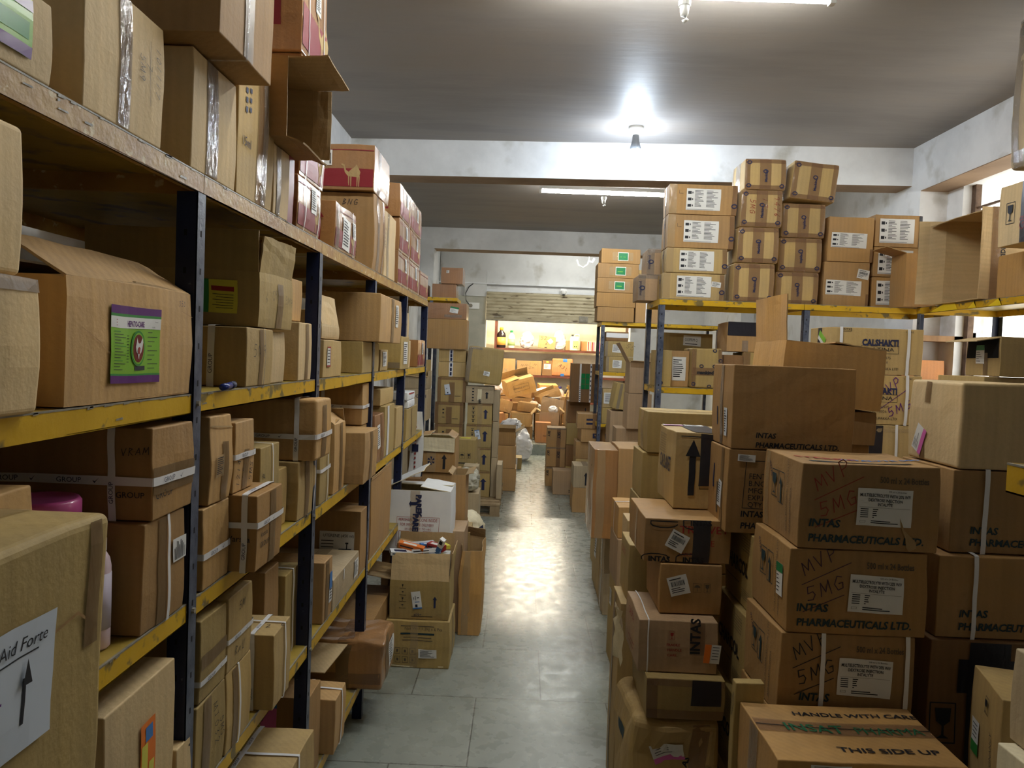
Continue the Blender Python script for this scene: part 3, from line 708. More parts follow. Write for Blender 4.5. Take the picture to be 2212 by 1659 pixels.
# --- top shelf
c = LY(S1, .66, 1.055, .108, 'plain tan carton with a glossy green and purple label, top left corner of the picture', mat='light').solid()
c.sticker('r', .78, .52, .08, .075, style=lambda s: (s._R(-.5,-.5,.5,-.3,'purple'), s._R(-.5,.3,.5,.5,'purple'), s._R(-.4,-.2,.4,.1,'hdgreen')), mat='hgreen'); put(c, gT)
c = LY(S1, 1.135, 1.375, .21, 'tan carton with shiny brown tape and handwritten numbers, near end of the top shelf', mat='light').solid()
c.tape('r', 'v', .46, .036, 'foil').tape('r', 'v', .46, .034, 'brtape', off=.0008)
c.hand('r', .86, .80, .015, '101117', 'ink', -90, .0012).hand('r', .64, .66, .016, '5M9', 'ink', -90, .0012).line('r', [(.188,.17),(.19,.06)], .001, 'ink').hand('r', .73, .62, .015, '7', 'ink', -90, .0012); put(c, gT)
c = LY(S1, 1.50, 1.725, .232, 'tan carton with a wide shiny tape seam, directly under the one with the dark arrow', mat='light').solid()
c.tape('r', 'v', .42, .055, 'foil').tape('r', 'v', .42, .054, 'brtape', off=.0008); A3a = put(c, gT)
c = LY(S1, 1.735, 1.975, .32, 'tan carton marked 15ml with blue print and double brown tape, beside the tape-seamed one', mat='tan').solid()
c.tape('r', 'v', .66, .065, 'brtape').tape('r', 'v', .72, .03, 'foil', off=.0020).text('r', .10, .36, .022, '15ml', 'navyink')
for i, w in enumerate((.03, .022, .018)):
    c.rect('r', .30, .64+.07*i, .013, .011, 'navyink'); c.rect('r', .20, .62+.07*i, .013, .013, 'navyink')
put(c, gT)
c = LY(A3a.top, 1.44, 1.728, .34, 'brown carton with a thick dark arrow and weather symbols, overhanging the top shelf', xf=-.585, dep=.46, mat='brown').solid()
c.tape('r', 'v', .50, .05, 'mtape').strap('y', .46, .008, 'foil').arrow('f', .82, .34, .09, 'teal').umbrella('f', .64, .36, .045, 'ink', False).frame('f', .60, .36, .085, .05, .0015)
c.line('f', [(.245,.10),(.255,.115),(.262,.135)], .002).line('f', [(.245,.135),(.262,.105)], .002).line('f', [(.24,.12),(.268,.12)], .002).strap('x', .57, .008, txt=False); put(c, gT)
c = LY(S1, 1.985, 2.115, .18, 'small tan carton with a silvery tape strip, right of the one marked 15ml', mat='light').solid(); c.tape('r', 'v', .3, .034, 'foil').tape('r', 'v', .3, .034, 'mtape', b=.45, off=.0009); a3c = put(c, gT)
c = LY(S1, 2.125, 2.175, .21, 'thin dark red shrink-wrapped carton standing between the silvery taped carton and the red-printed ones', mat='camelred', xf=-.665).solid(); put(c, gT)
# open empty carton lying on its side, mouth to the aisle
c = Carton(.20, .24, .30, 'brown', am=.004).hollow({'l': 92, 'r': 112, 'k': 95}, fl={'l': .10, 'r': .045, 'k': .05})
c.done('open_carton', 'empty brown carton lying sideways with flaps jutting out, above the silvery taped carton', a3c.top, -.915, 2.06, 0, (0, 90), 'carton', gT)
def camel(c, f='r', arrow=True):
    o, U, V, N, lu, lv = c.face(f)
    c.patch(c.body, f, .004, lu-.004, lv*.07, lv*.46, M['camelred'], .0007)
    c.patch(c.body, f, .004, lu-.004, lv*.86, lv*.88, M['camelred'], .0007)
    s = lv*.5; a, b = lu*.74, lv*.07
    P = lambda pts, mt='tan': c.put_poly(c.body, f, [(a+x*s, b+y*s) for x, y in pts], M[mt], .0012)
    if lu > .15:
        P([(-.02,.45),(.08,.42),(.5,.40),(.55,.62),(.45,.80),(.36,.95),(.26,.82),(.14,.74),(.02,.62)]); P([(-.02,.45),(.02,.62),(-.10,.70),(-.17,.95),(-.30,1.0),(-.32,.93),(-.22,.88),(-.15,.6)])
        for x in (.02, .12, .40, .48): P([(x,0),(x+.035,0),(x+.05,.45),(x-.01,.45)])
        c.text(f, .34, .44, .012, 'UltraDry'.upper(), 'tan', off=.0012) if lu > .25 else None
    return c
def camelbox(b, y0, y1, h, label, xf=-.66, dep=.30, st=True, **k):
    c = LY(b, y0, y1, h, label, xf=xf, dep=dep, mat='wrapped', **k).solid(); camel(c, 'r')
    c.sticker('r', .62, .68, .055, .075, 0, 'lines').strap('y', .25, .006).strap('y', .86, .006)
    c.rect('f', .75, .5, .03, h*.55, 'camelred'); return c
c = camelbox(S1, 2.20, 2.44, .148, 'red-printed carton with a white label at the foot of the tall red-printed column', am=.005); k1 = put(c, gT)
c = camelbox(k1.top, 2.21, 2.45, .165, 'red-printed carton second from the bottom of the tall red-printed column', am=.005); k2 = put(c, gT)
c = camelbox(k2.top, 2.205, 2.44, .17, 'red-printed carton third from the bottom of the tall red-printed column', am=.005); k3 = put(c, gT)
c = camelbox(k3.top, 2.19, 2.45, .30, 'large red-printed carton on top of the tall red-printed column, touching the picture top'); put(c, gT)
c = LY(S1, 2.63, 2.95, .16, 'small glossy carton with a red up arrow on its end, beside the tall scrawled carton', dep=.26, mat='wrapped', am=.005).solid(); camel(c, 'r')
c.arrow('f', .78, .5, .11, 'camelred').sticker('r', .5, .42, .10, .11, -4, 'lines').sticker('r', .86, .60, .05, .06, 0, 'lines').strap('y', .82, .006).tape('r', 'v', .1, .04, 'foil'); put(c, gT)
c = LY(S1, 3.30, 3.54, .325, 'tall tan carton with BNG scrawled by hand and a ragged taped edge', mat='brown', dep=.36, am=.006).solid()
c.hand('f', .62, .84, .024, 'BNG', 'ink').hand('f', .80, .14, .012, 'FOR SAND', 'ink', 90).tape('r', 'v', .35, .05, 'foil').tape('r', 'v', .8, .03, 'brtape'); a9 = put(c, gT)
c = LY(S1, 3.55, 3.85, .30, 'tall tan carton with handwriting along its edge, right of the scrawled one', mat='light', dep=.36, am=.005).solid(); c.tape('r', 'v', .3, .05, 'foil').hand('r', .12, .3, .02, 'S MAKER', 'ink', 90); put(c, gT)
c = LY(a9.top, 3.27, 3.62, .19, 'big camel-printed red and tan carton with a white notice, on the tall scrawled carton', dep=.42, mat='wrapped', am=.004).solid(); camel(c, 'f')
c.sticker('f', .42, .70, .13, .065, -1, lambda s: (s._R(-.46,-.4,-.42,.3,'ink'), s._R(.42,-.4,.46,.3,'ink'), [s._R(-.38, .3-.14*i, .3-.1*(i % 3), .34-.14*i, 'ink') for i in range(6)])).strap('x', .44, .008).tape('r', 'v', .3, .06, 'foil'); put(c, gT)
zz = S1
for i, nm in enumerate(('bottom', 'middle', 'top')):
    for j, (a, b) in enumerate(((3.95, 4.33), (4.345, 4.76))):
        c = camelbox(S1+i*.171, a+.01*(i % 2), b, .168, '%s carton of the %s red-printed stack at the far end of the top shelf' % (nm, ('nearer', 'farther')[j]), dep=.3, am=.004); put(c, gT)
c = LY(S1, 4.80, 5.18, .16, 'low red-printed carton last on the top shelf', mat='wrapred').solid(); camel(c, 'r'); put(c, gT)
# --- second shelf
c = LY(S2, .665, 1.016, .176, 'plain tan carton at the left picture edge, lower of two on the second shelf', xf=-.645, mat='light', am=.004, r=.008).solid(); c.tape('r', 'h', .96, .02, 'mtape'); q = put(c, g2)
c = LY(q.top, .665, .985, .19, 'plain tan carton at the left picture edge, upper of two on the second shelf', xf=-.65, mat='light', am=.003, r=.008).solid(); put(c, g2)
c = LY(S2, 1.10, 1.518, .196, 'large ribbed tan carton with the green and purple hen label on the second shelf', mat='ribbed', am=.004, dep=.44)
c.hollow({'r': 30, 'f': 2, 'k': 2, 'l': 6}, fl={'r': .12, 'l': .30})
def hepato(s):
    s._R(-.5,-.5,.5,-.40,'purple'); s._R(-.5,.40,.5,.5,'purple'); s._R(-.5,.365,.5,.40,'hdgreen'); s._R(-.5,-.40,.5,-.375,'hdgreen'); s._R(-.5,.22,.5,.365,'paper')
    s._T(-.19,.245,.075,'HEPATO-CARE','purple', bold=.03, xs=.62); s._T(.30,.235,.02,'LIQUID','ink'); s._T(.36,.31,.016,'Veterinary','ink')
    for i in range(3): s._R(-.40,.25+.035*i,-.26+.02*i,.258+.035*i,'redink')
    for i in range(14): s._R(-.44,.17-.038*i,-.44+.12+.05*((i*7)%3),.178-.038*i,'hdgreen' if i % 5 == 0 else 'ink'); s._R(-.20,.12-.038*(i%10),-.16,.128-.038*(i%10),'ink')
    for i in range(9): s._R(.22,.17-.06*i,.22+.10+.06*((i*5)%3),.178-.06*i,'ink')
    s._R(-.04,-.33,.16,-.27,'ink')
c.sticker('r', .47, .48, .165, .128, -1, hepato, 'hgreen', 'product_label', label='lime and purple product label with a white hen in a red oval')
mb = c.parts[-1][0]; o_, U_, V_, N_, lu, lv = c.face('r'); a0, b0 = lu*.475, lv*.455
def ell(cx, cy, rx, ry, mt, off):
    mb.add([c.pt('r', cx, cy, off)]+[c.pt('r', cx+rx*math.cos(t*math.pi/12), cy+ry*math.sin(t*math.pi/12), off) for t in range(24)], [(0, 1+t, 1+(t+1) % 24) for t in range(24)], M[mt])
ell(a0, b0, .0235, .0300, 'hdgreen', .0034); ell(a0, b0, .0205, .0265, 'hgreen', .0037); ell(a0, b0, .0175, .0235, 'maroon', .0040)
hen = [(-.35,1.0),(-.15,.55),(.05,.45),(.35,.5),(.55,.8),(.7,.95),(.85,.55),(.7,0),(.5,-.35),(.15,-.6),(.05,-1.0),(-.15,-.6),(-.5,-.25),(-.6,.2),(-.45,.55)]
mb.add([c.pt('r', a0, b0, .0046)]+[c.pt('r', a0+x*.0165, b0+y*.0185, .0044) for x, y in hen], [(0, 1+t, 1+(t+1) % len(hen)) for t in range(len(hen))], M['paper'])
mb.add([c.pt('r', a0+x*.005, b0-.004+y*.007, .0050) for x, y in [(-.8,-.6),(.6,-.8),(.8,.7),(0,1),(-.7,.6)]], [(0,1,2,3,4)], M['redink'])
c.hand('r', .86, .86, .010, '350', 'navyink', th=.0008).line('r', [(.035,.120),(.09,.095),(.135,.065)], .0014, 'brown').line('r', [(.37,.16),(.415,.15)], .001, 'brown')
put(c, g2, 'open_carton')
c = LY(S2, 1.825, 2.01, .143, 'strapped tan carton with a white printed band, on the second shelf behind the first post', mat='tan').solid()
c.strap('x', .80, .017, txt=True).tape('r', 'v', .52, .024, 'mtape').hand('r', .22, .5, .03, '5M9', 'ink', 0, .0015).strap('y', .62, .006, 'foil'); b3 = put(c, g2)
c = LY(S2, 2.02, 2.16, .140, 'plain pale tan carton filling the gap right of the strapped one on the second shelf', mat='light', xf=-.675).solid(); put(c, g2)
c = LY(b3.top, 1.90, 2.165, .140, 'tan carton with a yellow label and upright open flaps, on the strapped carton', mat='olive', dep=.44, am=.004)
c.hollow({'f': 92, 'r': 97, 'k': 88}, fl={'f': .10, 'r': .09, 'k': .1}).tape('r', 'v', .58, .045, 'mtape', b=.85).hand('r', .16, .45, .024, '6 CR', 'grayink', 10, .0012).hand('r', .72, .48, .022, '5M9', 'grayink', -5, .0012)
c.sticker('f', .78, .52, .085, .082, 0, lambda s: (s._R(-.5,-.5,-.32,.5,'hdgreen'), s._R(-.25,.16,.4,.30,'redink'), [s._R(-.22+.1*(i % 2), .05-.08*i, .38, .065-.08*i, 'ink') for i in range(6)]), 'yellowp', 'product_label', label='yellow product label with a red bar')
put(c, g2, 'open_carton')
c = LY(S2, 2.25, 2.385, .175, 'narrow tan carton with a grey taped seam, just before the second post', mat='light', dep=.38).solid(); c.tape('r', 'v', .6, .03, 'mtape'); q = put(c, g2)
c = LY(q.top, 2.26, 2.37, .125, 'ribbed tan carton on the narrow grey-seamed one', mat='ribbed', xf=-.69, dep=.36).solid(); put(c, g2)
c = LY(S2, 2.535, 2.78, .128, 'small tan carton with a red-edged white label, right after the second post', mat='tan', dep=.3).solid(); c.sticker('r', .25, .55, .045, .07, 0, lambda s: (s._R(-.5,-.5,.5,-.42,'redink'), s._R(-.5,.42,.5,.5,'redink'), s._R(.4,-.5,.5,.5,'redink'), [s._R(-.4,.3-.15*i,.25,.34-.15*i,'ink') for i in range(5)])); q = put(c, g2)
c = LY(q.top, 2.56, 2.80, .05, 'low open carton with a pale creamy flap raised, on the red-label carton', mat='light', dep=.26, xf=-.675); c.hollow({'r': 80, 'f': 120}, fl={'r': .10, 'f': .05}); put(c, g2, 'open_carton')
c = LY(S2, 3.15, 3.50, .130, 'plain tan carton under the largest carton of the second shelf', mat='olive', dep=.30).solid(); c.tape('r', 'v', .6, .03, 'mtape'); b8 = put(c, g2)
c = LY(b8.top, 3.17, 3.70, .20, 'large clean ribbed carton overhanging the shelf before the third post', xf=-.595, dep=.26, mat='ribbed', am=.004).solid()
c.tape('r', 'v', .55, .06, 'mtape').sticker('r', .74, .62, .075, .10, 0, 'lines').arrow('f', .06, .6, .06, 'navyink'); put(c, g2)
c = LY(S2, 3.60, 3.80, .10, 'small tan carton with a white label tucked under the large ribbed one', mat='tan', dep=.3, xf=-.67).solid(); c.sticker('r', .5, .55, .10, .07, 0, 'lines'); put(c, g2)
c = LY(S2, 4.02, 4.29, .175, 'tan carton with a glossy taped label before the fourth post', mat='olive', dep=.24, xf=-.64).solid(); c.sticker('r', .5, .5, .12, .12, 0, 'lines').tape('f', 'h', .12, .03, 'foil'); put(c, g2)
c = LY(S2, 4.36, 4.62, .16, 'tan carton half hidden by the fourth post', mat='light', dep=.3, xf=-.68).solid(); q = put(c, g2)
c = LY(q.top, 4.38, 4.80, .17, 'pale open carton standing above the one half hidden by the fourth post', mat='light', dep=.3, xf=-.72); c.hollow({'k': 90}, fl={'k': .05}); put(c, g2, 'open_carton')
c = camelbox(S2, 4.80, 5.14, .17, 'red-printed carton at the far end of the second shelf'); put(c, g2)
r = empty('marker_pen', (-.655, 1.70, S2+.009), (0, 0, math.radians(100))); mb = MB(); mb.tube([(-.05,0,0),(.03,0,0)], .0075, flat('blue plastic', (24,44,120), .3), 12); mb.build('barrel', r, True)
mb = MB(); mb.tube([(.03,0,0),(.068,0,0)], .0085, M['navyink'], 12); mb.build('cap', r, True); tag(r, 'blue marker pen lying on the second shelf edge beside the first post', 'pen')
# --- third shelf
c = LY(S3, 1.34, 1.505, .20, 'tan carton with a white sticker and vertical strap, lower of two left of first post', mat='brown', dep=.40, am=.004, lean=(.0, .0)).solid()
c.strap('y', .56, .010).strap('x', .80, .014, txt=True).tape('r', 'v', .42, .03, 'mtape').sticker('r', .84, .62, .045, .055, 90, 'lines'); q = put(c, g3)
c = LY(q.top, 1.36, 1.525, .168, 'tan carton marked VRAM with crossed white straps, upper of two left of the first post', mat='brown', dep=.43, xf=-.655, am=.004).solid()
c.strap('z', .42, .016, txt=True).strap('x', .835, .014, txt=True).hand('f', .875, .70, .013, 'VRAM', 'ink', 4, .0011).text('f', .85, .24, .011, 'GROUP', 'ink').text('r', .05, .22, .014, 'GROUP', 'ink').tape('r', 'h', .42, .05, 'mtape', off=.0010)
put(c, g3)
c = LY(S3, .84, 1.055, .318, 'worn tan carton top peeping over the front carton, left of the pink tub', mat='ribbed', xf=-.675, am=.006).solid(); c.tape('t', 'v', .6, .05, 'dktape'); put(c, g3)
M['pinkpl'] = flat('pink plastic', (196, 84, 150), .35, coat=.2)
r = empty('plastic_tub', (-.768, 1.22, S3+.001)); mb = MB(); mb.lathe([(.044,0),(.050,.01),(.053,.245)], M['pinkpl'], 32); mb.build('tub', r, True); mb = MB(); mb.lathe([(.057,.236),(.059,.239),(.059,.262),(.055,.268),(.051,.266),(.0,.266)], M['pinkpl'], 32); mb.build('lid', r, True)
tag(r, 'pink plastic tub with a lid behind the front carton at the left', 'tub')
r = empty('plastic_bottle', (-.712, 1.285, S3+.001)); mb = MB(); mb.lathe([(.021,0),(.024,.004),(.024,.03),(.0238,.14),(.021,.155),(.014,.168)], flat('pale pink plastic', (236,214,226), .35), 24); mb.build('body', r, True)
mb = MB(); mb.lathe([(.015,.165),(.016,.168),(.016,.188),(.012,.191)], M['plastic'], 20); mb.build('cap', r, True); mb = MB(); mb.lathe([(.0245,.035),(.0245,.13)], flat('bottle label', (214,206,226), .5), 24); mb.build('label', r, True)
tag(r, 'white and pink plastic bottle standing at the shelf edge beside the big front carton', 'bottle')
c = LY(S3, 1.60, 1.742, .175, 'tan carton with a low white strap right of the first post, under the torn-edged one', mat='ribbed', dep=.38).solid(); c.strap('z', .42, .014, txt=True); q = put(c, g3)
c = LY(q.top, 1.625, 1.738, .190, 'battered ribbed carton with a torn upper edge, on the low-strapped carton by the first post', mat='ribbed', dep=.36, am=.007).solid(); c.tape('r', 'v', .62, .03, 'mtape', b=.7).sticker('r', .35, .42, .04, .05, 0, 'lines', 'cltape').line('r', [(.004,.170),(.108,.162)], .004, 'inner'); put(c, g3)
c = LY(S3, 1.752, 1.935, .178, 'brown carton with crossed white straps jutting out over the third shelf edge', mat='brown', xf=-.60, dep=.40, am=.003).solid()
c.strap('z', .62, .014, txt=True).strap('x', .93, .014, txt=True).text('f', .83, .40, .014, 'Varsha', 'ink').text('r', .12, .44, .013, 'Varsha', 'ink').text('r', .12, .30, .013, 'GROUP', 'ink').tape('r', 'v', .58, .04, 'mtape'); q = put(c, g3)
c = LY(q.top, 1.750, 1.875, .165, 'ribbed carton with 12141 handwritten and a blue-printed strap, on the jutting strapped carton', mat='ribbed', xf=-.655, dep=.36, am=.004).solid()
c.strap('z', .52, .013, txt=True).tape('r', 'v', .55, .03, 'mtape', b=.6).hand('r', .26, .08, .017, '12141', 'ink', 90).hand('r', .56, .14, .018, '1C', 'ink', 90).hand('r', .88, .10, .017, '5MS', 'ink', 90); put(c, g3)
c = LY(S3, 1.965, 2.115, .262, 'olive carton tied with a white cord, behind the 12141 carton', mat='olive', dep=.36, xf=-.665).solid(); c.strap('y', .60, .006).hand('r', .2, .6, .02, '1B', 'ink', 80); put(c, g3)
c = LY(S3, 2.13, 2.265, .17, 'dim tan carton behind the cord-tied one, under the GROUP-strapped carton', mat='tan', xf=-.69).solid(); put(c, g3)
c = LY(S3, 2.285, 2.472, .178, 'tan carton with a loose white cord under the GROUP-strapped carton', mat='tan', dep=.40, am=.004).solid(); c.tape('r', 'v', .45, .04, 'mtape').strap('y', .86, .006); q = put(c, g3)
c = LY(q.top, 2.300, 2.478, .186, 'big tan carton with crossed white GROUP straps hiding part of the second post', mat='ribbed', xf=-.615, dep=.44, am=.005, r=.009).solid()
c.strap('z', .40, .015, txt=True).strap('x', .865, .015, txt=True).tape('r', 'v', .5, .05, 'mtape', b=.9); put(c, g3)
c = LY(S3, 2.53, 2.66, .29, 'narrow olive carton with a white cord right after the second post on the third shelf', mat='olive', dep=.3).solid(); c.strap('y', .7, .006).strap('z', .4, .012); put(c, g3)
c = LY(S3, 2.72, 2.89, .25, 'tall ribbed carton with a peaked open flap in the middle of the third shelf', mat='ribbed', dep=.3, am=.005); c.hollow({'r': 40, 'k': 60, 'f': 10}, fl={'r': .06, 'k': .06}).tape('r', 'v', .58, .04, 'mtape'); put(c, g3, 'open_carton')
c = LY(S3, 2.955, 3.215, .20, 'ribbed olive carton jutting over the third shelf edge before the third post', mat='ribbed', xf=-.60, dep=.30, am=.006).solid(); c.tape('r', 'v', .5, .05, 'mtape'); put(c, g3)
c = LY(S3, 3.235, 3.375, .20, 'carton under the crossed-strap ribbed one by the third post', mat='ribbed', xf=-.675, dep=.4).solid(); q = put(c, g3)
c = LY(q.top, 3.235, 3.385, .178, 'ribbed carton with crossed white straps close under the second shelf by the third post', mat='ribbed', xf=-.67, dep=.42).solid(); c.strap('z', .44, .014, txt=True).strap('x', .60, .014, txt=True); put(c, g3)
c = LY(S3, 3.47, 3.70, .225, 'reddish tape-wrapped carton with a white sticker, right after the third post', mat='wrapred', dep=.28, am=.006).solid(); c.sticker('r', .35, .55, .06, .11, 8, 'lines').tape('r', 'v', .7, .05, 'brtape'); put(c, g3)
c = LY(S3, 3.72, 4.00, .25, 'tan carton with a white printed tape strip down its side, third shelf', mat='olive', dep=.34).solid(); c.tape('r', 'v', .30, .05, 'strap').rect('r', .30, .3, .016, .06, 'navyink').rect('r', .30, .7, .016, .06, 'navyink'); q = put(c, g3)
c = LY(q.top, 3.70, 4.05, .08, 'flat tan carton lying on the one with the white printed tape', mat='tan', dep=.34, xf=-.68).solid(); put(c, g3)
c = LY(S3, 4.06, 4.28, .22, 'tan carton before the fourth post on the third shelf', mat='tan', dep=.34).solid(); put(c, g3)
c = LY(S3, 4.42, 4.86, .185, 'tan carton with taped panels after the fourth post on the third shelf', mat='olive', dep=.3).solid(); c.tape('r', 'v', .5, .03, 'mtape'); q = put(c, g3)
c = LY(q.top, 4.46, 4.74, .045, 'small white medicine pack, lower of two on the taped carton', mat='white', dep=.16).solid(); c.text('r', .2, .3, .014, 'LIQ', 'redink'); q = put(c, None, 'medicine_pack', 'pack')
c = LY(q.top, 4.44, 4.72, .045, 'small white medicine pack, upper of two on the taped carton', mat='white', dep=.17).solid(); c.rect('r', .5, .8, .2, .008, 'redink'); put(c, None, 'medicine_pack', 'pack')
# --- fourth shelf
c = LY(S4, 1.225, 1.478, .345, 'clean tan carton with an orange and yellow label, lower left beside the first post', mat='light', dep=.40, am=.003).solid()
c.sticker('r', .55, .42, .055, .26, 0, lambda s: (s._R(-.45,-.1,-.05,.35,'yellowp'), s._R(.05,.05,.4,.2,'yellowp'), s._R(-.2,.36,.3,.46,'bluep'), s._R(.1,-.02,.3,.03,'ink'), s._R(-.4,-.2,.45,-.16,'redink'), s._R(-.4,-.3,.45,-.27,'redink')), 'orangep', 'product_label', label='orange product label with yellow panels and a blue oval'); put(c, g4)
c = LY(S4, 1.487, 1.552, .155, 'small plain tan carton low in front of the first post', mat='light', dep=.3, xf=-.655).solid(); put(c, g4)
c = LY(S4, 1.585, 1.745, .19, 'carton with handwriting down its edge, lower left of four stacked by the first post', mat='olive', dep=.4, am=.004).solid(); c.hand('r', .55, .85, .022, 'MJ032', 'ink', -80, .0014).hand('r', .78, .6, .018, '5MS', 'ink', -80, .0014).tape('r', 'v', .35, .04, 'mtape'); q1 = put(c, g4)
c = LY(S4, 1.755, 1.915, .19, 'carton with a bulging vertical white strap, lower right of four stacked by the first post', mat='tan', dep=.4, am=.005).solid(); c.strap('y', .45, .009).tape('r', 'v', .32, .03, 'mtape'); q2 = put(c, g4)
c = LY(q1.top, 1.60, 1.74, .178, 'carton with a blue-printed slanting strap, upper left of four stacked by the first post', mat='olive', dep=.4, am=.004).solid(); c.strap('z', .26, .013, txt=True).tape('r', 'h', .5, .03, 'mtape'); put(c, g4)
c = LY(q2.top, 1.755, 1.905, .178, 'carton with small handwriting and white strap, upper right of four stacked by first post', mat='tan', dep=.4, am=.004).solid(); c.strap('z', .42, .012, txt=True).hand('r', .4, .74, .02, '5M', 'ink').hand('r', .3, .16, .02, 'ROU', 'ink'); put(c, g4)
c = LY(S4, 1.985, 2.13, .203, 'tan carton jutting from the fourth shelf with crossed white straps and a scribbled lid', mat='tan', xf=-.625, dep=.40, am=.004).solid(); c.strap('x', .86, .012, txt=True).strap('y', .62, .008).hand('t', .90, .35, .02, '2 C', 'ink', 20); put(c, g4)
c = LY(S4, 2.175, 2.30, .31, 'dark tan carton behind the jutting strapped carton of the fourth shelf', mat='brown', xf=-.715, dep=.36).solid(); put(c, g4)
c = LY(S4, 2.315, 2.47, .26, 'tan carton tied with a white cord just before the second post, fourth shelf', mat='olive', xf=-.70, dep=.38, am=.004).solid(); c.strap('y', .5, .007).tape('r', 'v', .8, .03, 'mtape'); put(c, g4)
c = LY(S4, 2.63, 2.745, .215, 'orange-brown carton with a blue and white sticker, right after the second post', mat='orange', dep=.30).solid(); c.tape('r', 'v', .4, .04, 'mtape').sticker('r', .75, .5, .035, .11, 0, lambda s: (s._R(-.5,-.05,.5,.5,'bluep'), [s._R(-.35,-.1-.1*i,.3,-.06-.1*i,'ink') for i in range(4)])); put(c, g4)
c = LY(S4, 2.765, 3.20, .115, 'long low grey-tan carton with a white sticker at its far end', mat='grey', dep=.34, am=.003).solid(); c.sticker('r', .86, .5, .07, .075, 0, 'lines').tape('t', 'v', .6, .05, 'cltape').tape('r', 'v', .38, .012, 'strap', a=.6); q = put(c, g4)
c = LY(S4, 3.225, 3.42, .272, 'brown carton with a white UTERENE label behind the long low carton', mat='brown', dep=.38, am=.003).solid()
c.sticker('f', .74, .48, .145, .11, 0, lambda s: (s._T(-.40,.28,.12,'UTERENE (450 ml)','ink', xs=.9), s._R(.27,-.18,.30,.05,'ink'), s._R(.24,.02,.33,.08,'ink'), [s._R(-.45,.12-.12*i,-.1,.15-.12*i,'ink') for i in range(5)], [s._R(.05,-.2-.1*i,.42,-.17-.1*i,'ink') for i in range(3)]), label='white UTERENE label'); put(c, g4)
c = LY(S4, 3.47, 4.0, .36, 'tall open brown carton behind the UTERENE carton', mat='brown', dep=.36, xf=-.665); c.hollow({'r': 97, 'f': 60}, fl={'r': .02, 'f': .03}); put(c, g4, 'open_carton')

# --- bottom shelf
c = LY(S5, 2.06, 2.32, .29, 'low tan carton with crossed white straps at the bottom edge of the picture', mat='tan', xf=-.60, dep=.42, am=.005).solid(); c.strap('x', .62, .014, txt=True).strap('y', .4, .012); put(c, g5)
c = LY(S5, 2.50, 2.65, .30, 'carton with a yellow and pink label behind the second post, bottom shelf', mat='brown', xf=-.665, dep=.40).solid()
c.sticker('f', .55, .72, .15, .12, 0, lambda s: (s._R(-.5,.40,.5,.5,'bluep'), s._R(.15,-.5,.5,.4,'pinkp'), s._T(-.35,.18,.14,'CROID','hdgreen', bold=.02), [s._R(-.4+.2*(i % 2),.05-.1*i,.2,.08-.1*i,'ink') for i in range(4)], s._R(-.30,-.5,-.1,-.25,'maroon')), 'yellowp', 'product_label', label='yellow to pink product label'); put(c, g5)
c = LY(S5, 2.71, 2.865, .20, 'ribbed carton with crossed white straps standing at the end of the bottom yellow lip', mat='ribbed', xf=-.625, dep=.36, am=.004).solid(); c.strap('x', .66, .013, txt=True).strap('y', .55, .011, txt=False); put(c, g5)
c = LY(S5, 3.24, 3.53, .215, 'crumpled brown tape-wrapped carton with a torn pale flap on the floor-level shelf', mat='wrapped', xf=-.552, dep=.34, am=.008, r=.014, crush=.016).solid()
c.tape('f', 'v', .5, .055, 'mtape').tape('f', 'h', .25, .05, 'brtape').tape('r', 'v', .4, .05, 'mtape').tape('t', 'v', .5, .06, 'brtape').sticker('r', .66, .5, .10, .12, 0, 'lines')
mb = MB(); vs = [Vector((x, y, .19+.01*math.sin(x*30)-(.02 if y < -.3 else 0)+oz)) for oz in (0, .004) for (x, y) in ((-.155,-.40),(-.02,-.37),(.02,-.145),(-.14,-.145))]
mb.add(vs, [(3,2,1,0),(4,5,6,7),(0,1,5,4),(1,2,6,5),(2,3,7,6),(3,0,4,7)], M['light']); c.parts.append((mb, 'flap', 'pale torn flap')); put(c, g5)
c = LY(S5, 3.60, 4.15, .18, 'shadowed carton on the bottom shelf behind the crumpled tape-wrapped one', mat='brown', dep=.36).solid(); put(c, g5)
# --- big carton close to the camera at lower left, on hidden cartons
c = FX(0, .36, -.655, -.44, .48, 'supporting carton on the floor below the picture corner at lower left', dep=.46, mat='tan').solid(); q = put(c)
c = FX(q.top, .36, -.655, -.44, .49, 'supporting carton just under the picture edge at lower left', dep=.46, mat='tan').solid(); q = put(c)
c = FX(q.top, .335, -.665, -.45, .482, 'big worn carton at the lower left picture edge with a white LucoAid label', dep=.46, mat='olive', am=.005, r=.010, lean=(0, .05)).solid()
def luco(s):
    s._T(-.12,.30,.10,'LucoAid Forte','ink', shear=.25, fit=.108); s._R(-.5,.25,.36,.262,'ink'); s._R(.25,-.28,.275,.08,'ink')
    for i, (x, w) in enumerate(((-.4,.2),(-.35,.15),(-.4,.28),(-.4,.25),(-.4,.2))): s._R(x,.12-.11*i,x+w,.135-.11*i,'grayink')
    s._R(-.12,-.02,.10,.0,'purple'); s._R(-.12,-.13,.06,-.11,'purple'); s._R(-.12,.13,-.06,.16,'ink'); s._R(.02,.13,.06,.16,'ink')
    s._R(-.18,-.42,-.02,-.40,'grayink'); s._T(-.17,-.36,.05,'MSD','ink', bold=.03)
c.sticker('r', .56, .73, .20, .115, 0, luco, 'bluepaper', 'shipping_label', label='white LucoAid shipping label with an upright arrow')
mb = c.parts[-1][0]; lu = .46; a0, b0 = lu*.56+.053, .482*.73+.012
mb.add([c.pt('r', a0-.007, b0-.008, .005), c.pt('r', a0+.007, b0-.008, .005), c.pt('r', a0, b0+.014, .005)], [(0,1,2)], M['ink'])
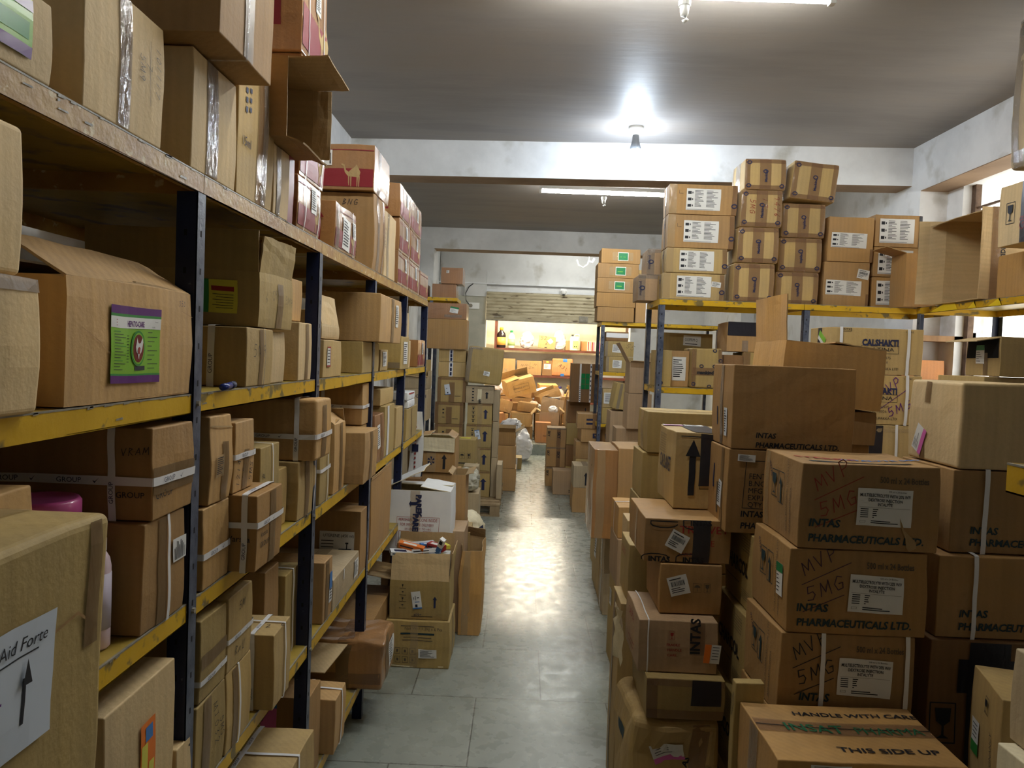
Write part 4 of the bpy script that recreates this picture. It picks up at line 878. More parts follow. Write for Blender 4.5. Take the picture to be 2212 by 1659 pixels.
c.tape('r', 'v', .93, .025, 'mtape', a=.72).line('r', [(.30,.40),(.36,.385),(.40,.39),(.44,.365)], .003, 'brown').tape('t', 'v', .5, .05, 'cltape'); put(c, None)
# ------------------------------------------------------------ right side: stacks beside the aisle
gI = 'saline cartons in the near right stack'
def intas(c, f='f', u=.08, size=.021, v1=.30, v2=.12, mat='teal', full=True):
    c.text(f, u, v1, size, 'INTAS', mat, shear=.12, bold=.03); c.text(f, u, v2, size, 'PHARMACEUTICALS LTD.' if full else 'PHARMACEUT', mat, shear=.12, bold=.03, fit=(.295 if size > .02 else None)); return c
def inta_label(s):
    s._T(0,.28,.085,'MULTIELECTROLYTE WITH 20% W/V','ink', bold=.02, center=True, fit=.92*s._lw); s._T(0,.16,.08,'DEXTROSE INJECTION','ink', bold=.02, center=True, xs=.85); s._T(0,.05,.08,'INTALYTE','ink', bold=.02, center=True, xs=.85)
    s._T(.05,.42,.045,'500 ml x 24 Bottles','ink')
    s._R(-.46,-.0,.46,.006,'grayink')
    for i in range(5): s._R(-.44,-.06-.055*i,-.30,-.035-.055*i,'ink'); s._R(-.22,-.06-.055*i,-.22+(.10,.08,.07,.08,.03)[i],-.035-.055*i,'ink')
    s._R(-.24,-.38,.12,-.355,'ink'); s._R(-.24,-.43,.26,-.405,'ink'); s._R(-.44,-.42,-.34,-.415,'ink'); s._R(-.44,-.37,-.34,-.365,'ink'); s._R(-.44,-.42,-.435,-.365,'ink'); s._R(-.345,-.42,-.34,-.365,'ink')
def handmvp(c, u, v, sz=.034, mat='marker', f='f'):
    o_,U_,V_,N_,lu,lv = c.face(f); c.hand(f, u+.02, v, sz, 'MVP', mat, 34, sz*.07); c.hand(f, u+.05, v-.30, sz, '5MG', mat, 24, sz*.07)
    c.line(f, [(lu*(u+.0), lv*(v-.10)), (lu*(u+.34), lv*(v+.18))], sz*.06, mat); c.line(f, [(lu*(u+.02), lv*(v-.42)), (lu*(u+.30), lv*(v-.20))], sz*.06, mat)
def sidemarks(c, f='l', mat='teal'):
    c.glass(f, .34, .62, .075, mat); c.arrow(f, .52, .58, .07, mat).frame(f, .52, .60, .046, .085, .0022, mat)
    c.text(f, .70, .10, .010, 'INTAS PHARMACEUTICALS LTD', 'grayink', 90).text(f, .80, .10, .010, 'AHMEDABAD INDIA', 'grayink', 90).text(f, .16, .86, .012, 'INTAS', 'navyink', -60)
# J: three saline cartons, the nearest tall stack, and what carries them
c = FX(0, 2.01, .70, 1.06, .36, 'carton hidden low in the near right stack behind the INSAT carton', dep=.30, mat='brown').solid(); q = put(c, gI)
c = FX(q.top, 2.01, .70, 1.06, .36, 'brown carton just below the MVP cartons, behind the INSAT carton', dep=.30, mat='brown').solid(); q = put(c, gI)
J = []
rows = [('third from the top, crossed by two white straps', .705, 1.058, .222, 'ink'), ('second from the top, lower left corner torn', .716, 1.075, .222, 'marker'), ('topmost, with a torn patch through the LTD lettering', .735, 1.092, .222, 'redmark')]
for i, (w, x0, x1, h, mk) in enumerate(rows):
    c = FX(q.top, 2.0-.004*i, x0, x1, h, 'saline carton marked MVP, ' + w, dep=.30, mat='brown', am=.004, sag=.006 if i == 2 else 0).solid()
    intas(c, u=.07 if i else .15, v1=.27 if i else .20, v2=.09 if i else .03, size=.0205); handmvp(c, .10, .68, .036, mk); c.text('f', .56, .80, .0165, '500 ml x 24 Bottles', 'grayink', bold=.02, fit=.125)
    c._lw = .142; c.sticker('f', .63 if i < 2 else .60, .50 if i < 2 else .52, .142, .098 if i < 2 else .094, -2 if i < 2 else -1, inta_label, label='white printed product label'); sidemarks(c)
    if i == 0: c.strap('x', .31, .012, off=.0062).strap('x', .94, .012, off=.0062)
    if i == 1: c.sticker('l', .80, .56, .05, .085, 4, 'greentop')
    if i == 2:
        c.put_poly(c.body, 'f', [(.262,.075),(.268,.06),(.285,.045),(.300,.03),(.302,.012),(.285,.002),(.276,.014),(.272,.04),(.258,.07),(.254,.092)], M['inner'], .0034)
        c.text('t', .08, .45, .028, 'STERILE', 'redink', bold=.03, xs=1.3).text('t', .42, .44, .026, 'INTALYTE 500', 'bluep', bold=.03).rect('t', .5, .22, .27, .022, 'teal').text('t', .35, .19, .015, 'THIS SIDE UP', 'brown', bold=.03).tape('l', 'v', .12, .03, 'cltape')
    q = put(c, gI); J.append(q)
# INSAT carton in front, on a hidden one
c = FX(0, 1.69, .60, 1.02, .46, 'carton under the INSAT carton below the picture edge', dep=.27, mat='tan').solid(); q = put(c)
c = FX(q.top, 1.68, .600, 1.025, .31, 'wide tan carton lettered INSAT PHARMA and THIS SIDE UP on its lid, bottom right', dep=.285, mat='insat', am=.004, sag=.004).solid()
c.tape('t', 'h', .58, .062, 'brtape').rect('t', .5, .58, .420, .004, 'hole', off=.0022)
c.text('t', .16, .50, .040, 'INSAT', 'greenink', bold=.01, off=.0026, fit=.145).text('t', .56, .50, .034, 'PHARMA', 'greenink', bold=.0, off=.0026, fit=.165).text('t', .27, .80, .018, 'HANDLE WITH CARE', 'ink', bold=.02, xs=1.3).text('t', .37, .18, .022, 'THIS SIDE UP', 'ink', bold=.02, xs=1.35)
c.tape('l', 'v', .42, .06, 'foil', a=.1).text('l', .5, .3, .03, '2/6', 'navyink', 60).sticker('f', .28, .93, .09, .03, 0, 'lines'); put(c, gI)
c = FX(q.top, 1.967, .585, .66, .36, 'pale carton wedge with a black oval mark between the INSAT carton and the CHARCOL cartons', dep=.03, mat='olive').solid(); c.line('l', [(.012,.30),(.018,.33),(.024,.30),(.018,.27)], .002, 'ink', closed=True); c.text('f', .3, .8, .012, 'IN', 'ink', 60); put(c)
# K: stack at the right picture edge
c = FX(0, 2.06, 1.13, 1.60, .46, 'carton at floor level in the right-edge stack', dep=.28, mat='brown').solid(); q = put(c)
c = FX(q.top, 2.05, 1.125, 1.59, .465, 'dark brown carton with a broad black tape band near the bottom right corner', dep=.28, mat='dark').solid(); c.tape('f', 'h', .80, .09, 'dktape', a=.16).tape('f', 'v', .34, .11, 'dktape', off=.0016).glass('f', .09, .52, .11, 'ink'); q = put(c)
c = FX(q.top, 2.07, 1.145, 1.60, .222, 'strapped saline carton at the right picture edge, lower of the two', dep=.28, mat='brown').solid(); intas(c, u=.13, v1=.26, v2=.10, size=.020).strap('x', .215, .012, off=.0062); q = put(c)
c = FX(q.top, 2.10, 1.185, 1.64, .226, 'strapped saline carton at the right picture edge, directly below the carton with the pink sticker', dep=.28, mat='brown').solid(); intas(c, u=.12, v1=.24, v2=.09, size=.020).strap('x', .20, .014, off=.0062); sidemarks(c); q = put(c)
c = FX(q.top, 2.10, 1.195, 1.68, .236, 'large plain carton with a pink and white sticker on its bright left side', dep=.275, mat='light', am=.004, r=.008).solid()
c.sticker('l', .26, .26, .085, .05, 62, 'barpink').tape('l', 'v', .40, .028, 'mtape', a=.72).tape('l', 'v', .30, .028, 'mtape', b=.25); K = put(c)
# right picture edge, low: three small cartons
c = FX(0, 1.70, 1.13, 1.42, .50, 'supporting carton below the right picture corner', dep=.27, mat='tan').solid(); q0 = put(c)
c = FX(q0.top, 1.72, 1.155, 1.40, .40, 'scuffed carton standing slantwise with a green-banded white sticker, bottom right corner', dep=.20, mat='tan', am=.004).solid()
c.sticker('l', .25, .60, .045, .085, 0, lambda s: (s._R(-.5,-.5,.5,-.15,'hdgreen'), [s._R(-.35,.35-.12*i,.3,.38-.12*i,'ink') for i in range(4)])).glass('l', .55, .86, .04).text('l', .75, .45, .014, 'PREGNANCY', 'grayink', 90).rect('t', .5, .5, .06, .05, 'bluep'); put(c, rot=-14)
c = FX(0, 1.22, .945, 1.20, .50, 'supporting carton outside the right picture edge', dep=.22, mat='tan').solid(); q1 = put(c)
c = FX(q1.top, 1.24, .925, 1.18, .45, 'pale carton cut off by the right picture edge, below the grey-tan one', dep=.20, mat='cream').solid(); q2 = put(c)
c = FX(q2.top, 1.27, .955, 1.2, .175, 'grey-tan carton leaning at the right picture edge', dep=.18, mat='grey').solid(); c.glass('f', .14, .6, .05); put(c)
# rack end whose yellow lip shows at the right edge
rack('yellow shelf corner of the rack cut off by the right picture edge', (.66, 1.045, 0), -90, .9, .45, [1.948, 1.49, 1.0, .5, .1], [.86], 1.947)
# L: plain pharmaceuticals carton, FENTA carton and CHARCOL cartons
gL = 'charcoal-brand cartons standing in a column'
z = 0.0; q = None
M['charc'] = M['olive']
chs = [(.345, .685, 2.305, 'lowest'), (.255, .705, 2.32, 'second from the bottom'), (.26, .72, 2.335, 'third from the bottom'), (.245, .738, 2.35, 'topmost')]
for i, (h, x0, yf, w) in enumerate(chs):
    if i < 3: x1, dp = x0+.30, .34
    else: x1, dp = x0+.30, .32
    c = FX(z, yf, x0, x1, h, 'yellowish CHARCOL carton, %s of the four in their column' % w, dep=dp, mat='olive', am=.004).solid()
    if i:
        c.text('l', .10, .42, .045, 'CHARCOL', 'ink', 0, bold=.03, fit=dp*.72).line('l', [(dp*.10,h*.28),(dp*.55,h*.28)], .0025, 'grayink')
        for k in range(6): c.line('l', [(dp*.60, h*(.92-.035*k)), (dp*.86, h*(.92-.035*k))], .0014, 'grayink')
        for k in range(5): c.line('l', [(dp*.62, h*(.24-.03*k)), (dp*.88, h*(.24-.03*k))], .0014, 'grayink')
    else: c.text('l', .10, .5, .045, 'CHARCOL', 'ink', 0, bold=.03, fit=dp*.72)
    c.tape('f', 'v', .2, .02, 'dktape', b=.1); q = put(c, gL); z = q.top
c = FX(z, 2.40, .655, 1.02, .262, 'carton with FENTA batch printing in a frame, under the large plain INTAS carton', dep=.25, mat='brown', am=.003).solid()
for k, t_ in enumerate(('FENTAS', 'B.NO.L', 'MFG.D', 'EXP.D', 'QTY.')): c.text('f', .18, .66-.085*k, .017, t_, 'ink')
c.line('f', [(.30,.228),(.055,.228),(.05,.08),(.30,.078)], .002); intas(c, u=.12, v1=.20, v2=.06, size=.019, mat='ink').sticker('f', .15, .90, .055, .022, -2, 'lines')
c.tape('l', 'v', .75, .03, 'mtape').sticker('l', .70, .42, .04, .085, -8, 'lines', 'bluepaper').rect('l', .35, .6, .012, .08, 'navyink').rect('l', .55, .35, .016, .10, 'grayink'); q = put(c)
c = FX(q.top, 2.40, .660, 1.035, .262, 'large plain brown carton with INTAS PHARMACEUTICALS at its lower left, above the FENTA carton', dep=.25, mat='brown', am=.003, sag=.008).solid()
intas(c, u=.20, v1=.14, v2=.025, size=.0165, mat='ink').tape('l', 'v', .50, .03, 'foil').tape('l', 'v', .50, .032, 'mtape', off=.0008).rect('l', .30, .35, .01, .06, 'navyink').sticker('l', .72, .30, .035, .09, 0, 'lines', 'bluepaper').rect('t', .4, .4, .3, .006, 'inner'); put(c)
# V: carton with the raised flap, behind
c = FX(0, 2.78, .90, 1.26, .68, 'hidden carton at the foot of the raised-flap column', dep=.34, mat='brown').solid(); q = put(c)
c = FX(q.top, 2.78, .90, 1.26, .69, 'brown carton showing right of the large plain INTAS carton, carrying the raised-flap carton', dep=.34, mat='brown').solid(); q = put(c)
c = FX(1.372, 2.76, .90, 1.27, .12, 'brown carton slab just under the raised-flap carton', dep=.36, mat='brown').solid(); q = put(c)
c = FX(q.top, 2.74, .915, 1.275, .222, 'tan carton with one tall flap standing straight up, behind the large plain INTAS carton', dep=.36, mat='insat', am=.003)
c.hollow({'l': 96, 'f': 2, 'k': 3, 'r': 4}, fl={'l': .165}).text('l', .45, .55, .016, 'MADE IN', 'ink', -75).text('l', .58, .58, .016, 'LOT 105', 'ink', -75).rect('l', .72, .35, .016, .06, 'ink').tape('l', 'v', .62, .03, 'foil', b=.5); put(c, None, 'open_carton', tilt=(0, 3.5))
# M: loose stack with stickers, nearest the floor on the right of the aisle
c = FX(0, 2.36, .385, .665, .535, 'tall crumpled carton with pink and white stickers at the bottom of the nearest aisle stack', dep=.34, mat='tan', am=.010, r=.03, crush=.014).solid()
c.sticker('f', .42, .80, .095, .055, 14, 'barpink').sticker('f', .32, .52, .065, .062, -8, 'bar').tape('f', 'v', .75, .06, 'brtape').rect('l', .55, .80, .10, .03, 'teal').line('f', [(.18,.30),(.205,.33),(.22,.30),(.20,.27)], .004, 'ink', closed=True).text('f', .62, .72, .022, 'AS', 'ink', 70, bold=.03).umbrella('f', .90, .72, .03, 'grayink'); m6 = put(c)
c = FX(m6.top, 2.35, .425, .665, .128, 'olive carton patched with brown tape corners and a black tape block', dep=.30, mat='olive', am=.004).solid()
c.tape('f', 'h', .90, .02, 'brtape').tape('f', 'v', .07, .035, 'brtape').tape('f', 'h', .12, .03, 'brtape').tape('f', 'v', .76, .09, 'dktape', a=.35, off=.0018); m5 = put(c)
c = FX(m5.top, 2.39, .400, .645, .165, 'pinkish carton with red print and an INTAS tape, tied with a white cord', dep=.29, mat='pink', am=.003).solid()
c.glass('f', .42, .72, .026, 'redink').text('f', .36, .52, .008, 'FRAGILE', 'redink', bold=.02).text('f', .37, .42, .008, 'HANDLE', 'redink', bold=.02).text('f', .37, .32, .008, 'CARE', 'redink', bold=.02).tape('f', 'v', .74, .045, 'brtape', a=.35).text('f', .77, .38, .030, 'INTAS', 'ink', 90, bold=.03, off=.0022)
c.sticker('f', .93, .40, .05, .06, -4, 'orangebar').text('l', .25, .72, .024, 'CALPLA', 'redink', 0, fit=.12).rect('l', .5, .3, .12, .003, 'redink').rect('l', .5, .2, .10, .003, 'redink').strap('x', .12, .004); m4 = put(c)
c = FX(m4.top, 2.45, .470, .665, .160, 'brown carton with a tilted white barcode sticker, below the TRIBIVET carton', dep=.26, mat='brown', am=.003).solid(); c.sticker('f', .30, .58, .062, .062, 16, 'bar').umbrella('f', .60, .55, .028, 'grayink').glass('f', .76, .55, .03, 'grayink'); m3 = put(c)
c = FX(m3.top, 2.46, .415, .69, .140, 'TRIBIVET carton with black tape, oval INTAS marks and a tilted barcode sticker', dep=.34, mat='brown', am=.003).solid()
c.sticker('f', .38, .50, .060, .060, -26, 'bar').tape('f', 'v', .66, .055, 'dktape').text('f', .40, .70, .024, 'TRIBIVET', 'redink', bold=.01, xs=1.2).text('f', .40, .16, .011, 'TABLET', 'redink').text('f', .76, .40, .02, 'E', 'redink').text('f', .05, .01, .018, 'INTAS', 'ink', bold=.04).text('f', .45, .01, .018, 'INTAS', 'ink', bold=.04, off=.003).text('f', .52, .88, .018, 'INTAS', 'ink', bold=.04, off=.003).tape('l', 'v', .5, .03, 'cltape')
for (cx, cy) in ((.035,.008),(.145,.010),(.165,.130),(.06,.132)): c.line('f', [(cx+.045*max(-.95,min(.95,1.2*math.cos(t*math.pi/7))), cy+.020*math.sin(t*math.pi/7)) for t in range(14) if 0 < cy+.020*math.sin(t*math.pi/7) < .14], .0035, 'ink')
m2 = put(c)
c = FX(m2.top, 2.63, .535, .73, .262, 'tan carton with a tall black arrow and wide black tape, on the TRIBIVET carton', dep=.30, mat='tan', am=.004).solid()
c.arrow('f', .30, .55, .19, 'ink', wd=.24).rect('f', .32, .95, .09, .003).tape('f', 'v', .62, .075, 'dktape', a=.30, off=.0018).tape('t', 'v', .60, .10, 'dktape').text('l', .18, .45, .05, 'CALPLANET', 'navyink', 0, bold=.02, fit=.19).sticker('t', .2, .9, .07, .04, 0, 'barpink').sticker('t', .6, .92, .07, .04, 0, 'lines').frame('f', .60, .36, .06, .05, .0015)
for k in range(8): c.text('l', .12, .90-.035*k, .006, 'STERILE WATER FOR USE ONLY', 'grayink', 0)
put(c)
# N: tall light stack behind
c = FX(0, 3.12, .50, .92, .78, 'supporting carton low behind the pinkish carton', dep=.24, mat='tan').solid(); q = put(c)
c = FX(q.top, 3.11, .495, .62, .30, 'narrow carton edge showing left of the black-arrow carton', dep=.26, mat='olive').solid(); n3 = put(c)
c = FX(q.top, 3.13, .63, .95, .30, 'carton behind the black-arrow carton, lower part of the light stack', dep=.24, mat='olive').solid(); put(c)
c = FX(n3.top, 3.11, .50, .94, .185, 'olive carton second from the top of the light stack', dep=.25, mat='olive').solid(); q = put(c)
c = FX(q.top, 3.10, .515, .95, .165, 'wide light olive carton with a battered left end, top of the light stack', dep=.26, mat='olive', am=.004, sag=.004).solid(); c.tape('l', 'v', .5, .08, 'cltape').tape('t', 'h', .5, .05, 'cltape').sticker('f', .42, .16, .10, .04, 0, 'barpink').sticker('f', .66, .12, .08, .03, 0, 'lines'); put(c)
# M7-M9 and beyond: line of stacks along the aisle's right edge
c = FX(0, 2.83, .40, .62, .74, 'tall carton standing behind the pinkish carton at the aisle edge', dep=.22, mat='tan').solid(); c.tape('l', 'v', .3, .04, 'mtape'); q = put(c)
c = FX(q.top, 2.86, .428, .64, .21, 'olive carton with red print beside the TRIBIVET carton', dep=.22, mat='olive').solid(); c.glass('f', .55, .35, .03, 'redink').text('f', .5, .08, .01, 'CARE', 'redink').rect('f', .3, .04, .1, .004, 'ink').text('l', .2, .7, .03, 'CALPLA', 'redink', 0, fit=.1); q = put(c)
c = FX(0, 3.16, .46, .49, .98, 'tall thin carton panel between the aisle stacks', dep=.16, mat='light').solid(); put(c)
c = FX(0, 3.95, .535, .80, .46, 'brown carton on the floor under the two-strapped column by the aisle', dep=.32, mat='olive').solid(); c.sticker('l', .3, .75, .07, .09, 0, 'lines'); q = put(c)
c = FX(q.top, 3.96, .530, .79, .245, 'pinkish-brown carton between the floor carton and the white-strapped one by the aisle', dep=.32, mat='pink').solid(); q = put(c)
c = FX(q.top, 3.99, .530, .72, .165, 'tan carton with a white strap over its lid by the aisle', dep=.28, mat='insat').solid(); c.strap('y', .5, .012); put(c)
c = FX(0, 4.88, .572, .80, .27, 'tape-wrapped carton on the floor with Mankind tape, lower of two', dep=.24, mat='grey', am=.004).solid(); c.tape('f', 'v', .30, .05, 'brtape').text('f', .34, .1, .026, 'Mankind', 'ink', 90, bold=.03, off=.002).tape('l', 'v', .5, .05, 'foil'); q = put(c)
c = FX(q.top, 4.88, .572, .80, .28, 'tape-wrapped carton with Mankind tape, upper of two by the aisle', dep=.24, mat='grey', am=.004).solid(); c.tape('f', 'v', .30, .05, 'brtape').text('f', .34, .1, .026, 'Mankind', 'ink', 90, bold=.03, off=.002).tape('l', 'v', .5, .05, 'foil'); p2 = put(c)
c = FX(0, 5.20, .578, .84, .555, 'tall flat carton with a white label on its aisle side standing on the floor', dep=.48, mat='tan', am=.006).solid(); c.sticker('l', .45, .60, .12, .22, 0, 'lines'); p1 = put(c)
c = FX(p2.top, 4.62, .455, .60, .54, 'tall carton wound in clear tape beside the tape-patched carton', dep=.44, mat='wrapped', am=.006).solid()
c.tape('f', 'v', .3, .05, 'cltape').tape('l', 'v', .4, .06, 'cltape')
for k in range(5): c.rect('l', .75, .12+.17*k, .02, .006, 'ink', 30)
put(c)
c = FX(p2.top, 4.66, .61, .86, .13, 'low carton under the tape-patched carton', dep=.34, mat='wrapred').solid(); c.tape('f', 'v', .1, .03, 'dktape'); q = put(c)
c = FX(q.top, 4.60, .545+.055, .83, .42, 'orange-brown carton patched with brown tape strips by the aisle', dep=.40, mat='orange', am=.006).solid()
c.tape('f', 'h', .10, .06, 'brtape').tape('f', 'v', .70, .07, 'brtape', a=.70).tape('f', 'v', .06, .07, 'brtape', b=.28).text('f', .66, .86, .02, 'mank', 'ink', -80); put(c)
# crumpled paper against the nearest stack
mb = MB(); rr = random.Random(5); vs = []
for j in range(7):
    for i in range(5): vs.append((-.005+.0*i+rr.uniform(-.012,.012), .035*(i-2)*(1-.05*j), .03*j+rr.uniform(-.006,.006)))
mb.add(vs, [(j*5+i, j*5+i+1, (j+1)*5+i+1, (j+1)*5+i) for j in range(6) for i in range(4)], M['cream']); o = mb.build('crumpled_paper', None, True, (.368, 2.60, .62)); tag(o, 'crumpled pale paper hanging on the left side of the nearest aisle stack', 'paper')
# calshakti stack
c = FX(0, 4.02, 1.60, 2.06, .68, 'supporting carton low in the CALSHAKTI stack', dep=.3, mat='tan').solid(); q = put(c)
c = FX(q.top, 4.0, 1.60, 2.06, .675, 'carton wrapped in navy lettered tape under the two CALSHAKTI cartons', dep=.32, mat='tan').solid(); c.tape('f', 'v', .50, .10, 'dktape').text('f', .50, .62, .05, 'A', 'bluep', 0, off=.003).strap('x', .76, .014).sticker('f', .6, .72, .2, .04, 0, 'lines').tape('f', 'h', .96, .02, 'cltape'); q = put(c)
q_ = q
for i, w in enumerate(('lower', 'upper')):
    c = FX(q.top+(.12 if 0 else 0), 4.0, 1.595-.01*i, 2.065-.005*i, .236 if i else .236+.02, '%s CALSHAKTI PLATINA carton with white straps' % w, dep=.28, mat='tan', am=.003).solid()
    c.text('f', .34, .62, .033, 'CALSHAKTI', 'navyink', bold=.05, fit=.185).text('f', .36, .50, .020, 'PLATINA', 'ink', bold=.0, fit=.155).frame('f', .535, .535, .19, .040, .0018, 'ink').text('f', .45, .33, .014, 'BN.1241475', 'grayink').text('f', .45, .24, .014, 'OCT.2026', 'grayink').text('f', .52, .10, .013, 'LIPAKKA LTD', 'ink').text('f', .80, .92, .010, '1 LITRE', 'ink').text('f', .13, .93, .012, 'INTAS', 'ink').frame('f', .165, .95, .05, .018, .0015)
    c.strap('x', .11, .016).strap('x', .84, .016).tape('l', 'v', .5, .05, 'dktape')
    if i: c.sticker('l', .62, .75, .10, .05, -30, lambda s: s._R(-.5,-.1,.5,.5,'hgreen'))
    else: c.hand('f', .56, .55, .045, 'MVP', 'purple', 34, .004).hand('f', .66, .15, .045, '5MG', 'purple', 26, .004).line('f', [(.26,.08),(.40,.19)], .003, 'purple')
    q = put(c, 'CALSHAKTI cartons')
# ------------------------------------------------------------ cartons on the racks at the right
gR = 'cartons on the top shelf of the right rack'
T1 = 2.04
def dlabel(c, w=.19, h=.115, u=.52, v=.55, rot=0, style='two'):
    c.sticker('f', u, v, w, h, rot, style, label='white printed despatch label'); return c
def oval(c, f, u, v, r=.012):
    o, U, V, N, lu, lv = c.face(f); c.line(f, [(lu*u+r*1.3*math.cos(t*math.pi/5), lv*v+r*math.sin(t*math.pi/5)) for t in range(10)], r*.55, 'navyink', off=.0028, closed=True)
z = T1
for i, (h, x0, x1, w) in enumerate(((.165, .870, 1.255, 'bottom'), (.155, .885, 1.265, 'second'), (.208, .885, 1.300, 'third'), (.188, .885, 1.310, 'top'))):
    c = FX(z, 4.91, x0, x1, h, '%s of four cartons with big white labels at the left end of the right rack' % w, dep=.21, mat='orange' if i > 1 else 'tan', am=.003).solid()
    dlabel(c, .215, min(.135, h*.8), .50, .50).tape('f', 'v', .05, .05, 'cltape').tape('l', 'v', .5, .05, 'foil').tape('f', 'v', .96, .03, 'brtape'); oval(c, 'f', .96, .3); oval(c, 'l', .5, .7)
    if i == 0: c.sticker('f', .86, .6, .06, .035, -6, 'bar')
    if i > 1: c.line('f', [(.06,.13),(.085,.13)], .002).line('f', [(.06,.13),(.06,.15)], .002)
    q = put(c, gR); z = q.top
z = T1
for i, (h, x0, w) in enumerate(((.168, .745, 'lower'), (.170, .80, 'upper'))):
    c = FX(z, 5.14, x0, 1.16, h, '%s glossy wrapped carton jutting past the left end of the right rack' % w, dep=.24, mat='pink', am=.004).solid()
    c.tape('f', 'v', .06, .05, 'foil').tape('f', 'h', .95, .03, 'foil').text('f', .06, .2, .02, 'mankind', 'navyink', 90, off=.003); oval(c, 'f', .07, .5); c.sticker('f', .42, .5, .05, .12, 0, 'lines'); q = put(c, gR); z = q.top
def wrapped(b, y, x0, x1, h, label, text='Mankind', red=False, **k):
    c = FX(b, y, x0, x1, h, label, mat='tan', am=.004, r=.010, **k).solid(); lu = x1-x0
    for u in (.06, .94): c.tape('f', 'v', u, .035, 'brtape')
    c.tape('f', 'v', .5, .07, 'brtape').tape('f', 'h', .06, .03, 'brtape').tape('f', 'h', .94, .03, 'brtape').tape('l', 'v', .5, .1, 'foil').tape('l', 'v', .1, .03, 'brtape')
    for u, v in ((.10,.12),(.90,.12),(.10,.88),(.5,.6)): oval(c, 'f', u, v, .010)
    c.text('f', .54, .25, .016, text, 'navyink', 90, bold=.03, off=.003)
    if red: c.hand('f', .80, .85, .035, '9476', 'redmark', -90, .003).hand('f', .50, .80, .035, '15', 'redmark', -90, .003).hand('f', .22, .75, .032, '5MG', 'redmark', -90, .003)
    return c
z = T1
for i, (h, x0, w, r_) in enumerate(((.243, 1.31, 'lowest', 0), (.222, 1.325, 'second', 0), (.232, 1.335, 'third, with red handwriting', 1), (.190, 1.35, 'topmost', 0))):
    c = wrapped(z, 4.90, x0, x0+.255, h, '%s tape-wrapped carton of the tall middle pile on the right rack' % w, red=bool(r_), dep=.30); q = put(c, gR); z = q.top
z = T1
for i, (h, x0, w) in enumerate(((.205, 1.600, 'lowest'), (.215, 1.610, 'second'), (.215, 1.620, 'third'))):
    c = wrapped(z, 4.97, x0, x0+.27, h, '%s dark tape-wrapped carton of the pile right of the tall middle pile' % w, 'topklad', dep=.34); q = put(c, gR); z = q.top
c = wrapped(z, 4.93, 1.645, 1.93, .235, 'dark tape-wrapped carton sitting tilted on top of its pile, with a peaked lid', dep=.32); c.sag = -.03; put(c, gR, tilt=(0, 5))
z = T1
for i, (w, v, u) in enumerate((('lower', .42, .36), ('upper', .48, .38))):
    c = FX(z, 5.0, 1.915+.015*i, 2.205+.012*i, .285, '%s brown carton with a wide white label on the right rack' % w, dep=.3, mat='orange', am=.002).solid(); dlabel(c, .225, .095, u+.08, v, -1)
    if i == 0: c.sticker('f', .86, .74, .075, .06, -10, 'bar')
    c.tape('f', 'v', .97, .02, 'brtape', b=.3); q = put(c, gR); z = q.top
z = T1
for i, (h, w) in enumerate(((.20, 'bottom'), (.19, 'middle'), (.205, 'top'))):
    c = FX(z, 5.02, 2.235, 2.53, h, '%s carton of the three with square white labels at the right end of the rack' % w, dep=.3, mat='orange', am=.002).solid(); dlabel(c, .22, .155, .47, .5).tape('f', 'v', .98, .02, 'dktape'); q = put(c, gR); z = q.top
c = Carton(.20, .19, .33, 'orange', am=.003).hollow({'l': 165, 'r': 95}, fl={'l': .13, 'r': .1}); c.pos = (T1, 2.44, 4.90, 0, 'small open brown carton with a flap pointing left, before the square-labelled cartons'); put(c, gR, 'open_carton')
# tall opened carton marked THIS SIDE UP, and neighbours on the wall rack
gW = 'cartons on the wall rack below the window'
c = Carton(.50, .46, .28, 'light', am=.004, inner=None) if False else Carton(.50, .46, .28, 'light', am=.004)
c.hollow({'k': 100, 'f': 96, 'r': 70, 'l': 88}, fl={'k': .15, 'f': .06, 'r': .10, 'l': .05}, inner='light').text('f', .30, .74, .024, 'THIS SIDE UP', 'ink', 0, bold=.03).tape('f', 'h', .92, .05, 'brtape')
c.done('open_carton', 'tall opened carton lettered THIS SIDE UP, mouth toward the aisle, on the wall rack', T1, 2.76, 4.40, 0, (0, -90), 'carton', gW)
c = FX(T1, 3.62, 2.46, 2.80, .22, 'tan carton on the wall rack carrying the carton with the glass symbol', dep=.45, mat='insat').solid(); q = put(c, gW)
c = FX(q.top, 3.36, 2.30, 2.74, .29, 'carton with a wine glass symbol and dark blue tape, below the plastic-wrapped carton', dep=.46, mat='light').solid(); c.glass('l', .20, .52, .10, 'ink').tape('l', 'v', .42, .055, 'dktape').text('l', .44, .2, .04, 'GR', 'maroon', 90, off=.003).arrow('l', .60, .76, .09, 'ink').frame('l', .60, .68, .07, .13).sticker('l', .60, .42, .05, .13, 0, 'lines'); q = put(c, gW)
c = FX(q.top, 3.12, 2.15, 2.70, .66, 'large plastic-wrapped carton at the top right corner of the picture', dep=.40, mat='grey', am=.006, r=.02).solid()
for f in 'fl': c.tape(f, 'v', .08, .06, 'foil').tape(f, 'h', .06, .08, 'foil').tape(f, 'h', .95, .08, 'foil')
q = put(c, gW)
